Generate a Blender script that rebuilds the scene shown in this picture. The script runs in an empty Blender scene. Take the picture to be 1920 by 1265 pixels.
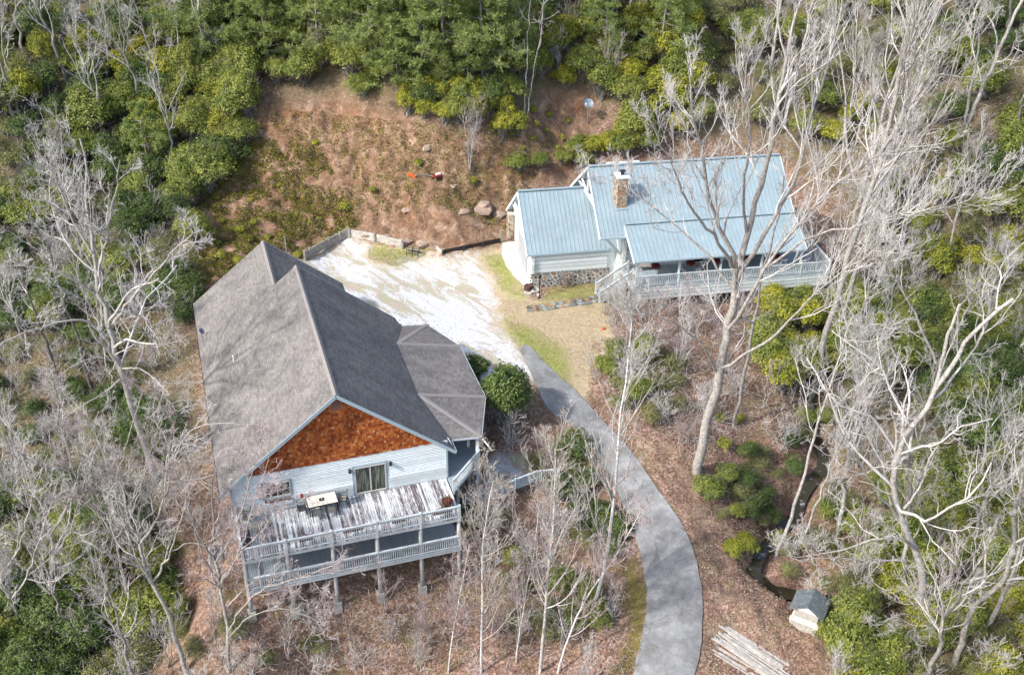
import bpy, math, random
import numpy as np
from mathutils import Vector, Matrix, noise

random.seed(7); np.random.seed(7)
scene = bpy.context.scene
C = scene.collection
R = math.radians

# ---------------------------------------------------------------- camera, sky, sun, exposure
CAM_H, CAM_P, CAM_ROLL, CAM_F = 45.459, R(32.78), R(1.353), 2013.066
_F = np.array([0, math.cos(CAM_P), -math.sin(CAM_P)])
_U = np.array([0, math.sin(CAM_P), math.cos(CAM_P)])
_X = np.array([1.0, 0, 0])
_R2 = _X*math.cos(CAM_ROLL) + _U*math.sin(CAM_ROLL)
_U2 = _U*math.cos(CAM_ROLL) - _X*math.sin(CAM_ROLL)
cd = bpy.data.cameras.new('camera'); cam = bpy.data.objects.new('camera', cd); C.objects.link(cam)
M = Matrix(((_R2[0], _U2[0], -_F[0]), (_R2[1], _U2[1], -_F[1]), (_R2[2], _U2[2], -_F[2])))
cam.matrix_world = Matrix.Translation((0, 0, CAM_H)) @ M.to_4x4()
cd.sensor_fit = 'HORIZONTAL'; cd.sensor_width = 36; cd.lens = 36*CAM_F/1920
cd.clip_end = 1500; cd.clip_start = 0.5
scene.camera = cam

SUN_DIR = Vector((-0.66, -0.40, 0.70)).normalized()
world = bpy.data.worlds.new('World'); scene.world = world; world.use_nodes = True
wn = world.node_tree
bg = wn.nodes['Background']; sk = wn.nodes.new('ShaderNodeTexSky'); sk.sky_type = 'NISHITA'; sk.sun_disc = False
sk.sun_elevation = math.asin(SUN_DIR.z); sk.sun_rotation = math.atan2(SUN_DIR.x, SUN_DIR.y)
sk.air_density = 1.0; sk.dust_density = 3.0; sk.ozone_density = 1.0
wn.links.new(sk.outputs[0], bg.inputs[0]); bg.inputs[1].default_value = 0.15
sl = bpy.data.lights.new('sun', 'SUN'); sl.energy = 2.4; sl.angle = R(2.4); sl.color = (1, 0.965, 0.92)
so = bpy.data.objects.new('sun', sl); C.objects.link(so)
so.rotation_euler = SUN_DIR.to_track_quat('Z', 'Y').to_euler(); so.location = (-40, 0, 80)
vs = scene.view_settings
vs.view_transform = 'Standard'; vs.look = 'None'; vs.exposure = 0.98; vs.gamma = 1; vs.use_curve_mapping = False

# ---------------------------------------------------------------- names and groups
def link(o, parent=None):
    C.objects.link(o)
    if parent is not None: o.parent = parent
    return o
def tag(o, label, cat, group=None, kind=None):
    if label:
        w = label.split()
        if len(w) > 16 and w[-1] == 'part': w = w[:-1]
        if len(w) > 16: w = w[1:]
        o['label'] = ' '.join(w[:16])
    if cat: o['category'] = cat
    if group: o['group'] = group
    if kind: o['kind'] = kind
    return o
def thing(name, label, cat, loc=(0, 0, 0), rz=0.0, group=None):
    o = bpy.data.objects.new(name, None); C.objects.link(o); o.empty_display_size = 0.3
    o.location = loc; o.rotation_euler = (0, 0, rz)
    return tag(o, label, cat, group)
def dup(root, loc, rz=0.0, label=None, group=None, scale=1.0, cat=None):
    r = root.copy(); C.objects.link(r); r.location = loc
    r.rotation_euler = (root.rotation_euler[0], root.rotation_euler[1], rz)
    r.scale = (scale, scale, scale) if not isinstance(scale, tuple) else scale
    if label: r['label'] = label
    if group: r['group'] = group
    for ch in root.children:
        c = ch.copy(); C.objects.link(c); c.parent = r
        for g in ch.children:
            d = g.copy(); C.objects.link(d); d.parent = c
    return r

# ---------------------------------------------------------------- mesh builder
class MB:
    def __init__(s): s.v = []; s.f = []; s.uv = []
    def face(s, pts, uv=None):
        n = len(s.v); s.v += [tuple(p) for p in pts]; s.f.append(tuple(range(n, n+len(pts)))); s.uv += (uv or [(p[0]+p[1], p[2]) for p in pts])
    def box(s, x0, x1, y0, y1, z0, z1, M=None):
        P = [(x, y, z) for z in (z0, z1) for y in (y0, y1) for x in (x0, x1)]
        if M is not None: P = [tuple(M @ Vector(p)) for p in P]
        n = len(s.v); s.v += P
        for q in ((0, 2, 3, 1), (4, 5, 7, 6), (0, 1, 5, 4), (2, 6, 7, 3), (0, 4, 6, 2), (1, 3, 7, 5)):
            s.f.append(tuple(n+i for i in q)); s.uv += [(P[i][0]+P[i][1], P[i][2]) for i in q]
        return s
    def bar(s, a, b, w, h, up=(0, 0, 1)):
        a = Vector(a); b = Vector(b); d = (b-a); L = d.length; d.normalize(); up = Vector(up)
        if abs(d.dot(up)) > 0.98: up = Vector((0, 1, 0))
        sx = d.cross(up).normalized(); sz = sx.cross(d).normalized()
        m = Matrix((sx, d, sz)).transposed().to_4x4(); m.translation = a
        return s.box(-w/2, w/2, 0, L, -h/2, h/2, m)
    def tube(s, pts, rad, n=8, cap=True):
        pts = [Vector(p) for p in pts]
        if not hasattr(rad, '__len__'): rad = [rad]*len(pts)
        d0 = (pts[-1]-pts[0]) if (pts[-1]-pts[0]).length > 1e-6 else (pts[1]-pts[0])
        ax = min(range(3), key=lambda i: abs(d0[i])); ref = Vector([1.0 if i == ax else 0 for i in range(3)])
        base = len(s.v)
        for i, p in enumerate(pts):
            t = (pts[min(i+1, len(pts)-1)]-pts[max(i-1, 0)]).normalized()
            a = t.cross(ref)
            if a.length < 1e-4: a = t.cross(Vector((0.3, 0.5, 0.8)))
            a.normalize(); b = t.cross(a)
            for k in range(n):
                c, q = math.cos(2*math.pi*k/n), math.sin(2*math.pi*k/n)
                s.v.append(tuple(p+(a*c+b*q)*rad[i]))
        for i in range(len(pts)-1):
            for k in range(n):
                k2 = (k+1) % n; s.f.append((base+i*n+k, base+i*n+k2, base+(i+1)*n+k2, base+(i+1)*n+k)); s.uv += [(0, 0)]*4
        if cap:
            s.f.append(tuple(base+k for k in reversed(range(n)))); s.uv += [(0, 0)]*n
            e = base+(len(pts)-1)*n; s.f.append(tuple(e+k for k in range(n))); s.uv += [(0, 0)]*n
        return s
    def lathe(s, prof, n=16, c=(0, 0, 0)):
        b = len(s.v)
        for r, z in prof:
            for k in range(n): s.v.append((c[0]+r*math.cos(2*math.pi*k/n), c[1]+r*math.sin(2*math.pi*k/n), c[2]+z))
        for i in range(len(prof)-1):
            for k in range(n):
                k2 = (k+1) % n; s.f.append((b+i*n+k, b+i*n+k2, b+(i+1)*n+k2, b+(i+1)*n+k)); s.uv += [(0, 0)]*4
        return s
    def prism(s, poly, z0, z1, M=None):
        """extrude a ccw 2D polygon"""
        n = len(poly); P = [(x, y, z0) for x, y in poly]+[(x, y, z1) for x, y in poly]
        if M is not None: P = [tuple(M @ Vector(p)) for p in P]
        b = len(s.v); s.v += P
        s.f.append(tuple(b+i for i in reversed(range(n)))); s.uv += [(0, 0)]*n
        s.f.append(tuple(b+n+i for i in range(n))); s.uv += [(0, 0)]*n
        for i in range(n):
            j = (i+1) % n; s.f.append((b+i, b+j, b+n+j, b+n+i)); s.uv += [(0, 0)]*4
        return s
    def mesh(s, name, mat, smooth=False):
        me = bpy.data.meshes.new(name); me.from_pydata(s.v, [], s.f)
        uvl = me.uv_layers.new(name='UVMap'); uvl.data.foreach_set('uv', np.array(s.uv, dtype=np.float32).ravel())
        if mat: me.materials.append(mat)
        if smooth: me.polygons.foreach_set('use_smooth', [True]*len(me.polygons))
        me.update(); return me
    def build(s, name, mat, parent=None, loc=None, smooth=False, rot=None):
        o = bpy.data.objects.new(name, s.mesh(name, mat, smooth)); link(o, parent)
        if loc is not None: o.location = loc
        if rot is not None: o.rotation_euler = rot
        return o
def inst(name, me, parent, loc=(0, 0, 0), rot=(0, 0, 0), scale=None, kind=None):
    o = bpy.data.objects.new(name, me); link(o, parent); o.location = loc; o.rotation_euler = rot
    if scale: o.scale = scale
    if kind: o['kind'] = kind
    return o
def np_mesh(name, V, F, mat, smooth=False, attrs=None):
    """F: (n,k) array, all faces the same size"""
    me = bpy.data.meshes.new(name); n, k = F.shape
    me.vertices.add(len(V)); me.vertices.foreach_set('co', V.astype(np.float32).ravel())
    me.loops.add(n*k); me.loops.foreach_set('vertex_index', F.astype(np.int32).ravel())
    me.polygons.add(n); me.polygons.foreach_set('loop_start', np.arange(0, n*k, k, dtype=np.int32))
    me.polygons.foreach_set('loop_total', np.full(n, k, dtype=np.int32))
    if smooth: me.polygons.foreach_set('use_smooth', np.ones(n, dtype=bool))
    if attrs:
        for an, av in attrs.items():
            at = me.attributes.new(an, 'FLOAT_COLOR', 'POINT'); at.data.foreach_set('color', av.astype(np.float32).ravel())
    me.materials.append(mat); me.update(); me.validate(); return me

# ---------------------------------------------------------------- materials
class N:
    def __init__(s, name, rough=0.8, spec=0.3):
        s.m = bpy.data.materials.new(name); s.m.use_nodes = True; s.t = s.m.node_tree
        s.b = s.t.nodes['Principled BSDF']; s.b.inputs['Roughness'].default_value = rough
        s.b.inputs['Specular IOR Level'].default_value = spec
        s.geo = s.node('ShaderNodeNewGeometry'); s.pos = s.geo.outputs['Position']
    def node(s, t, **kw):
        n = s.t.nodes.new(t)
        for k, v in kw.items(): setattr(n, k, v)
        return n
    def put(s, sock, v):
        if isinstance(v, bpy.types.NodeSocket): s.t.links.new(v, sock)
        elif v is not None:
            if sock.type == 'RGBA' and len(v) == 3: v = (*v, 1)
            sock.default_value = v
    def noise(s, scale, detail=3, rough=0.6, vec=None, dist=0.0, sc3=None):
        n = s.node('ShaderNodeTexNoise'); n.inputs['Scale'].default_value = scale
        n.inputs['Detail'].default_value = detail; n.inputs['Roughness'].default_value = rough; n.inputs['Distortion'].default_value = dist
        v = vec or s.pos
        if sc3:
            mp = s.node('ShaderNodeMapping'); s.put(mp.inputs[0], v); mp.inputs['Scale'].default_value = sc3; v = mp.outputs[0]
        s.put(n.inputs['Vector'], v); return n.outputs['Fac']
    def voro(s, scale, vec=None, feature='F1', out='Color', rnd=1.0):
        n = s.node('ShaderNodeTexVoronoi'); n.feature = feature; n.inputs['Scale'].default_value = scale; n.inputs['Randomness'].default_value = rnd
        s.put(n.inputs['Vector'], vec or s.pos); return n.outputs[out]
    def ramp(s, fac, stops, interp='LINEAR'):
        n = s.node('ShaderNodeValToRGB'); n.color_ramp.interpolation = interp; e = n.color_ramp.elements
        while len(e) < len(stops): e.new(0.5)
        for i, (p, c) in enumerate(stops):
            e[i].position = p; e[i].color = (*c, 1) if hasattr(c, '__len__') else (c, c, c, 1)
        s.put(n.inputs[0], fac); return n.outputs[0]
    def mix(s, f, a, b, mode='MIX'):
        n = s.node('ShaderNodeMix', data_type='RGBA', blend_type=mode); s.put(n.inputs[0], f); s.put(n.inputs[6], a); s.put(n.inputs[7], b); return n.outputs[2]
    def math(s, op, a, b=None, c=None, clamp=False):
        n = s.node('ShaderNodeMath', operation=op); n.use_clamp = clamp; s.put(n.inputs[0], a)
        if b is not None: s.put(n.inputs[1], b)
        if c is not None: s.put(n.inputs[2], c)
        return n.outputs[0]
    def sep(s, v):
        n = s.node('ShaderNodeSeparateXYZ'); s.put(n.inputs[0], v); return n.outputs
    def rnd(s):
        oi = s.node('ShaderNodeObjectInfo')
        a = s.math('ADD', oi.outputs['Random'], s.geo.outputs['Random Per Island'])
        return s.math('FRACT', a)
    def bump(s, h, strength=0.5, dist=0.02):
        n = s.node('ShaderNodeBump'); n.inputs['Strength'].default_value = strength; n.inputs['Distance'].default_value = dist
        s.put(n.inputs['Height'], h); s.t.links.new(n.outputs[0], s.b.inputs['Normal'])
    def col(s, v): s.put(s.b.inputs['Base Color'], v); return s.m

def m_painted(name, col, worn, rough=0.65, amt=0.5, scale=3.0):
    n = N(name, rough)
    a = n.noise(scale, 5, 0.7); b = n.noise(14, 4, 0.7, sc3=(1, 1, 0.35))
    f = n.ramp(n.math('MULTIPLY', a, b), [(0.20+0.10*(1-amt), 0.0), (0.42, 1.0)])
    base = n.mix(n.rnd(), tuple(c*0.88 for c in col), tuple(min(1, c*1.08) for c in col))
    n.bump(b, 0.25, 0.01)
    return n.col(n.mix(n.math('MULTIPLY', f, amt), base, worn))
SIDING = m_painted('pale_siding_paint', (0.74, 0.80, 0.81), (0.42, 0.44, 0.42), amt=0.40)
LOGPAINT = m_painted('pale_log_paint', (0.64, 0.70, 0.70), (0.36, 0.37, 0.34), amt=0.55)
TRIM = m_painted('trim_paint', (0.34, 0.44, 0.49), (0.22, 0.25, 0.26), amt=0.4)
RAIL = m_painted('weathered_rail_paint', (0.55, 0.62, 0.645), (0.27, 0.27, 0.26), amt=0.8, scale=2.2)
WHITE = m_painted('white_trim_paint', (0.68, 0.72, 0.75), (0.45, 0.45, 0.44), amt=0.35)
POSTM = m_painted('log_post_wood', (0.38, 0.40, 0.40), (0.20, 0.18, 0.17), amt=0.8, scale=2.5)

def m_deck():
    n = N('peeling_deck_boards', 0.8)
    tc = n.node('ShaderNodeTexCoord'); r = n.rnd()
    mp = n.node('ShaderNodeMapping'); n.put(mp.inputs[0], tc.outputs['Object']); mp.inputs['Scale'].default_value = (9, 1.3, 1)
    cx = n.node('ShaderNodeCombineXYZ'); n.put(cx.inputs[2], n.math('MULTIPLY', r, 37.0))
    va = n.node('ShaderNodeVectorMath', operation='ADD'); n.put(va.inputs[0], mp.outputs[0]); n.put(va.inputs[1], cx.outputs[0])
    a = n.noise(1.6, 6, 0.72, vec=va.outputs[0])
    shift = n.math('MULTIPLY_ADD', r, 0.34, -0.15)
    big = n.noise(0.35, 2, 0.5)
    f = n.math('ADD', n.math('ADD', a, shift), n.math('MULTIPLY_ADD', big, 0.5, -0.25))
    c = n.ramp(f, [(0.32, (0.09, 0.075, 0.08)), (0.43, (0.26, 0.24, 0.25)), (0.52, (0.52, 0.54, 0.56)), (0.72, (0.74, 0.77, 0.79))])
    n.bump(a, 0.4, 0.01)
    return n.col(c)
DECK = m_deck()
def m_deck2():
    n = N('blue_grey_deck_boards', 0.7); a = n.noise(3, 4, 0.7, sc3=(4, 1, 1))
    return n.col(n.mix(n.rnd(), n.ramp(a, [(0.3, (0.20, 0.25, 0.28)), (0.7, (0.36, 0.42, 0.46))]), (0.32, 0.38, 0.42)))
DECK2 = m_deck2()

def m_shingle():
    n = N('asphalt_shingles', 0.95, 0.15)
    uv = n.node('ShaderNodeUVMap').outputs[0]
    br = n.node('ShaderNodeTexBrick'); br.offset = 0.5; n.put(br.inputs['Vector'], uv)
    for k, v in (('Scale', 1.0), ('Mortar Size', 0.012), ('Brick Width', 0.34), ('Row Height', 0.165), ('Bias', 0.0), ('Mortar Smooth', 0.3)): br.inputs[k].default_value = v
    br.inputs['Color1'].default_value = (0.13, 0.124, 0.119, 1); br.inputs['Color2'].default_value = (0.255, 0.245, 0.235, 1); br.inputs['Mortar'].default_value = (0.06, 0.055, 0.055, 1)
    g = n.noise(60, 3, 0.8); big = n.noise(0.35, 5, 0.65); st = n.noise(0.9, 4, 0.65, sc3=(0.5, 1.0, 0.8))
    c = n.mix(0.40, br.outputs[0], n.ramp(g, [(0.3, (0.13, 0.124, 0.119)), (0.7, (0.265, 0.255, 0.245))]))
    c = n.mix(1.0, c, n.ramp(big, [(0.3, (0.82, 0.80, 0.82)), (0.7, (1.12, 1.10, 1.06))]), 'MULTIPLY')
    c = n.mix(1.0, c, n.ramp(st, [(0.35, 0.86), (0.6, 1.08)]), 'MULTIPLY')
    n.bump(br.outputs['Fac'], -0.9, 0.012)
    return n.col(c)
SHINGLE = m_shingle()
def m_cedar():
    n = N('cedar_shingles', 0.75)
    r = n.rnd()
    c = n.ramp(r, [(0.0, (0.20, 0.045, 0.012)), (0.2, (0.31, 0.075, 0.017)), (0.5, (0.41, 0.115, 0.025)), (0.75, (0.49, 0.155, 0.038)), (0.95, (0.57, 0.22, 0.07)), (1.0, (0.60, 0.32, 0.15))])
    st = n.noise(0.55, 4, 0.7); gr = n.noise(30, 4, 0.8, sc3=(1, 1, 0.15))
    c = n.mix(1.0, c, n.ramp(st, [(0.32, (0.55, 0.48, 0.48)), (0.50, (1.08, 1.04, 1.02))]), 'MULTIPLY')
    c = n.mix(1.0, c, n.ramp(gr, [(0.3, 0.55), (0.7, 1.25)]), 'MULTIPLY')
    n.bump(gr, 0.5, 0.01); return n.col(c)
CEDAR = m_cedar()
def m_plain(name, col, rough=0.7, var=0.2, scale=6.0, spec=0.3, metal=0.0, bump=0.2):
    n = N(name, rough, spec); a = n.noise(scale, 5, 0.7)
    c = n.ramp(a, [(0.3, tuple(max(0, x*(1-var)) for x in col)), (0.7, tuple(min(1, x*(1+var)) for x in col))])
    n.b.inputs['Metallic'].default_value = metal
    if bump: n.bump(a, bump, 0.01)
    return n.col(c)
def m_metalroof():
    n = N('blue_metal_roof', 0.55, 0.35)
    a = n.noise(0.5, 4, 0.65); b = n.noise(3.0, 4, 0.7, sc3=(1, 0.3, 1))
    c = n.mix(n.math('MULTIPLY', n.rnd(), 0.5), (0.245, 0.325, 0.365), (0.28, 0.36, 0.395))
    c = n.mix(1.0, c, n.ramp(a, [(0.3, 0.88), (0.7, 1.08)]), 'MULTIPLY')
    c = n.mix(n.ramp(b, [(0.5, 0.0), (0.8, 0.5)]), c, (0.40, 0.42, 0.41)); d = n.noise(1.1, 6, 0.8); c = n.mix(n.ramp(d, [(0.60, 0.0), (0.72, 0.5)]), c, (0.22, 0.24, 0.22))
    return n.col(c)
METAL = m_metalroof()
def m_stone():
    n = N('field_stone', 0.85)
    c = n.ramp(n.rnd(), [(0.0, (0.10, 0.10, 0.10)), (0.2, (0.20, 0.21, 0.20)), (0.38, (0.30, 0.33, 0.33)), (0.55, (0.24, 0.19, 0.13)), (0.7, (0.16, 0.17, 0.16)), (0.85, (0.38, 0.22, 0.10)), (1.0, (0.32, 0.30, 0.27))], 'CONSTANT')
    a = n.noise(9, 5, 0.7); n.bump(a, 0.6, 0.03)
    return n.col(n.mix(1.0, c, n.ramp(a, [(0.3, 0.72), (0.7, 1.15)]), 'MULTIPLY'))
STONE = m_stone()
MORTAR = m_plain('pale_mortar', (0.68, 0.66, 0.61), 0.9)
def m_chimstone():
    n = N('chimney_stone', 0.85)
    c = n.ramp(n.rnd(), [(0.0, (0.26, 0.17, 0.10)), (0.3, (0.38, 0.31, 0.22)), (0.5, (0.20, 0.14, 0.11)), (0.65, (0.42, 0.36, 0.28)), (0.85, (0.42, 0.16, 0.06)), (1.0, (0.3, 0.3, 0.28))], 'CONSTANT')
    a = n.noise(9, 5, 0.7); n.bump(a, 0.6, 0.03)
    return n.col(n.mix(1.0, c, n.ramp(a, [(0.3, 0.75), (0.7, 1.15)]), 'MULTIPLY'))
CHIMSTONE = m_chimstone()
GLASS = N('window_glass', 0.06, 0.6); GLASS.put(GLASS.b.inputs['Base Color'], (0.02, 0.028, 0.03)); GLASS = GLASS.m
CURTAIN = m_plain('curtain_cloth', (0.34, 0.36, 0.28), 0.9)
WINFRAME = m_plain('tan_window_frame', (0.52, 0.50, 0.46), 0.5, 0.08)
DARK = m_plain('dark_metal', (0.02, 0.02, 0.022), 0.45, 0.2)
DARKWOOD = m_plain('dark_creosote_timber', (0.035, 0.028, 0.024), 0.9, 0.5)
GREYWOOD = m_plain('grey_timber', (0.30, 0.28, 0.25), 0.9, 0.35, 4)
OLDPLANK = m_plain('bleached_plank', (0.46, 0.43, 0.39), 0.9, 0.35, 3)
CONCRETE_BLOCK = m_plain('footing_concrete', (0.36, 0.35, 0.32), 0.9, 0.25)
SLING = m_plain('tan_sling_fabric', (0.30, 0.28, 0.25), 0.8, 0.1)
TILE = m_plain('cream_tile', (0.72, 0.67, 0.58), 0.35, 0.07)
REDPOT = m_plain('red_glazed_pot', (0.32, 0.015, 0.02), 0.3, 0.1)
DRIED = m_plain('dried_flowers', (0.16, 0.065, 0.05), 0.95, 0.6, 25)
RUST = m_plain('rusty_brown', (0.11, 0.055, 0.04), 0.85, 0.4)
GREENPAINT = m_plain('dark_green_paint', (0.03, 0.07, 0.055), 0.8, 0.3)
ORANGE = m_plain('orange_plastic', (0.75, 0.10, 0.03), 0.5, 0.1)
REDPAINT = m_plain('red_paint', (0.42, 0.02, 0.02), 0.4, 0.1)
DISH = m_plain('dish_paint', (0.20, 0.25, 0.29), 0.4, 0.05)
WHEELWOOD = m_plain('wheel_wood', (0.13, 0.10, 0.085), 0.9, 0.3)
MAROON = m_plain('maroon_flowers', (0.11, 0.012, 0.02), 0.9, 0.5, 20)
PVC = m_plain('white_plastic_pipe', (0.68, 0.70, 0.72), 0.4, 0.05)

def m_bark(name, a, b, sc=3.0):
    n = N(name, 0.95, 0.1); x = n.noise(sc, 5, 0.75); y = n.noise(18, 3, 0.7, sc3=(1, 1, 0.25))
    c = n.ramp(x, [(0.3, a), (0.65, b)]); c = n.mix(1.0, c, n.ramp(y, [(0.3, 0.55), (0.7, 1.2)]), 'MULTIPLY'); oi = n.node('ShaderNodeObjectInfo'); c = n.mix(1.0, c, n.ramp(oi.outputs['Random'], [(0.0, (0.72, 0.70, 0.66)), (0.4, (0.95, 0.94, 0.93)), (1.0, (1.1, 1.1, 1.1))]), 'MULTIPLY')
    n.bump(y, 0.8, 0.03); return n.col(c)
BARK = m_bark('grey_bark', (0.14, 0.125, 0.115), (0.38, 0.36, 0.34))
BARK_PALE = m_bark('pale_bark', (0.21, 0.195, 0.18), (0.56, 0.535, 0.50), 5.0)
BARK_WHITE = m_bark('white_bark', (0.36, 0.35, 0.335), (0.80, 0.79, 0.77), 6.0)
BARK_DARK = m_bark('dark_bark', (0.075, 0.068, 0.062), (0.20, 0.185, 0.17))
TWIG = m_bark('pale_twigs', (0.35, 0.335, 0.32), (0.71, 0.69, 0.67), 1.2)
TWIG_RED = m_bark('mauve_twigs', (0.27, 0.21, 0.205), (0.60, 0.53, 0.53), 1.2)
STEM = m_bark('shrub_stems', (0.14, 0.125, 0.11), (0.42, 0.40, 0.37), 1.2)

def m_leaf(name, cols, rough=0.5, trans=0.25):
    n = N(name, rough, 0.35); g = n.geo.outputs['Random Per Island']
    oi = n.node('ShaderNodeObjectInfo')
    big = n.noise(0.9, 2, 0.5)
    f = n.math('ADD', n.math('MULTIPLY', g, 0.65), n.math('ADD', n.math('MULTIPLY', oi.outputs['Random'], 0.18), n.math('MULTIPLY_ADD', big, 0.9, -0.35)), clamp=True)
    k = len(cols)-1; c = n.ramp(f, [(i/k, x) for i, x in enumerate(cols)])
    n.put(n.b.inputs['Base Color'], c)
    tr = n.node('ShaderNodeBsdfTranslucent'); n.put(tr.inputs[0], c)
    mx = n.node('ShaderNodeMixShader'); mx.inputs[0].default_value = trans
    n.t.links.new(n.b.outputs[0], mx.inputs[1]); n.t.links.new(tr.outputs[0], mx.inputs[2])
    n.t.links.new(mx.outputs[0], n.t.nodes['Material Output'].inputs[0]); return n.m
LAUREL = m_leaf('laurel_leaf', [(0.06, 0.10, 0.024), (0.15, 0.20, 0.04), (0.27, 0.305, 0.06), (0.46, 0.45, 0.11)], trans=0.33)
LAUREL_Y = m_leaf('yellow_green_laurel_leaf', [(0.08, 0.115, 0.02), (0.20, 0.235, 0.03), (0.38, 0.38, 0.045), (0.60, 0.52, 0.07)], trans=0.33)
LAUREL_D = m_leaf('dark_evergreen_leaf', [(0.022, 0.045, 0.014), (0.055, 0.095, 0.024), (0.11, 0.165, 0.038), (0.21, 0.25, 0.06)])
PINE = m_leaf('pine_needles', [(0.11, 0.165, 0.05), (0.21, 0.28, 0.08), (0.32, 0.38, 0.12), (0.44, 0.48, 0.18)], 0.6, 0.42)
BRUSH_GREEN = m_leaf('olive_brush_leaf', [(0.09, 0.095, 0.04), (0.17, 0.185, 0.06), (0.26, 0.27, 0.09), (0.38, 0.35, 0.17)], trans=0.3)
DEADLEAF = m_leaf('dead_leaves', [(0.09, 0.05, 0.038), (0.20, 0.115, 0.085), (0.33, 0.21, 0.16), (0.52, 0.40, 0.32)], 0.9, 0.1)
TANLEAF = m_leaf('tan_clinging_leaves', [(0.25, 0.16, 0.09), (0.42, 0.30, 0.18), (0.58, 0.46, 0.30)], 0.9, 0.2)
GRASSM = m_leaf('grass_blades', [(0.16, 0.18, 0.06), (0.30, 0.30, 0.09), (0.44, 0.38, 0.20), (0.58, 0.50, 0.32)], 0.8, 0.2)
# ---------------------------------------------------------------- terrain
def ray(px, py):
    return np.array([0, 0, CAM_H]), _F + _R2*(px-960)/CAM_F + _U2*(632.5-py)/CAM_F
def at_z(px, py, z):
    O, D = ray(px, py); t = (z-CAM_H)/D[2]; return O+D*t
def at_y(px, py, y):
    O, D = ray(px, py); t = y/D[1]; return O+D*t
def project(X):
    X = np.asarray(X, float)-np.array([0, 0, CAM_H]); d = X@_F
    return 960+CAM_F*(X@_R2)/d, 632.5-CAM_F*(X@_U2)/d
H_YAW = R(18.5); H_O = np.array([-10.259, 51.082, 0.0])
C_YAW = R(11.76); C_O = np.array([0.2, 83.14, 0.0])
def HP(u, v, z=0.0):
    c, s = math.cos(H_YAW), math.sin(H_YAW); return (H_O[0]+u*c-v*s, H_O[1]+u*s+v*c, z)
def CP(u, v, z=0.0):
    c, s = math.cos(C_YAW), math.sin(C_YAW); return (C_O[0]+u*c-v*s, C_O[1]+u*s+v*c, z)

ctrl = [(560,480,0.0),(650,452,-.1),(720,480,-.15),(790,475,-.2),(930,475,-.35),(1000,545,-.4),(950,600,-.5),(1000,700,-.7),(880,650,-.5),(700,520,-.2),
 (1090,600,-.5),(1100,680,-.9),(1180,600,-.8),
 (1090,810,-1.6),(1180,880,-2.4),(1240,950,-3.1),(1290,1050,-4.2),(1255,1150,-5.1),(1250,1250,-6.0),
 (1350,1100,-4.8),(1400,1000,-4.6),(1350,900,-3.4),(1300,800,-2.5),(1220,700,-1.5),(1450,1200,-6.3),(1500,1160,-6.6),(1400,1250,-6.9),
 (1530,760,-4.0),(1540,850,-5.0),(1480,930,-5.6),(1440,1030,-6.0),
 (1700,600,-3.0),(1900,500,-1.0),(1700,400,1.0),(1650,200,7.0),(1900,250,7.0),(1900,700,-3.2),(1900,900,-5.0),(1900,1200,-7.8),(1700,1200,-7.2),(1650,950,-5.4),
 (500,455,1.2),(655,418,1.0),(720,425,1.1),(850,435,1.2),(950,415,1.0),(480,330,3.6),(700,320,4.4),(900,320,4.2),(1050,280,4.4),
 (470,210,7.8),(620,205,8.3),(760,235,7.8),(880,262,6.9),(1000,235,7.3),(1100,195,8.0),(1250,200,7.6),
 (300,500,1.0),(250,300,4.2),(100,200,8.0),(50,400,2.0),(200,100,11.0),(20,620,-2.2),(340,760,-2.4),(100,900,-5.2),(100,1200,-9.4),(350,1150,-7.8),
 (600,1250,-8.8),(900,1250,-7.9),(760,1200,-7.4),(1050,1150,-6.6),(1120,1000,-4.8),(1000,960,-4.2),(960,880,-3.2),(1080,900,-3.1)]
P = [list(at_z(*c)) for c in ctrl]
P += [HP(-8,20,-.3),HP(-8,10,-1.6),HP(-8,0,-3.4),HP(10.5,15,-.6),HP(11.5,8,-1.1),HP(11.5,2,-2.2),HP(0,23.5,0.1),HP(-3,10,-1.5),HP(3,10,-1.5),
 HP(-6.6,-3.4,-4.9),HP(-4.1,-3.4,-5.2),HP(-1.4,-3.4,-5.45),HP(1.3,-3.4,-5.6),HP(4.0,-3.4,-5.85),HP(6.5,-3.4,-5.9),HP(0,1,-4.1),HP(6,1,-4.0),HP(-6,1,-4.0)]
P += [CP(3,-4.4,-.4),CP(0,0,-.4),CP(3,5.5,.4),CP(6,-7,-.5),CP(12,-9,-.9),CP(20,-9,-1.4),CP(12,0,-.4),CP(14,6.5,1.0),CP(22,6,1.0),CP(26,-4,-1.0),CP(24,-12,-2.2),CP(0,6.5,.6)]
P += [(-20,125,18.5),(20,125,18.5),(0,160,32),(-60,120,15),(60,125,16),(60,90,4),(-60,80,3),(-60,50,-9),(60,50,-9),(0,30,-12),(-40,25,-15),(40,25,-12),(85,170,34),(-85,170,34),(-85,20,-16),(85,20,-14),(-85,100,8),(85,100,8)]
P = np.array(P, float)
def _phi(r2): return np.where(r2 > 1e-9, r2*np.log(np.sqrt(r2+1e-12)+1e-12), 0)
_n = len(P); S = 50.0
_d2 = ((P[:, None, :2]-P[None, :, :2])**2).sum(-1)/S**2
A = np.zeros((_n+3, _n+3)); A[:_n, :_n] = _phi(_d2)+np.eye(_n)*0.0012; A[:_n, _n] = 1; A[:_n, _n+1:] = P[:, :2]/S; A[_n:, :_n] = A[:_n, _n:].T
W = np.linalg.solve(A, np.concatenate([P[:, 2], np.zeros(3)]))
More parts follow.
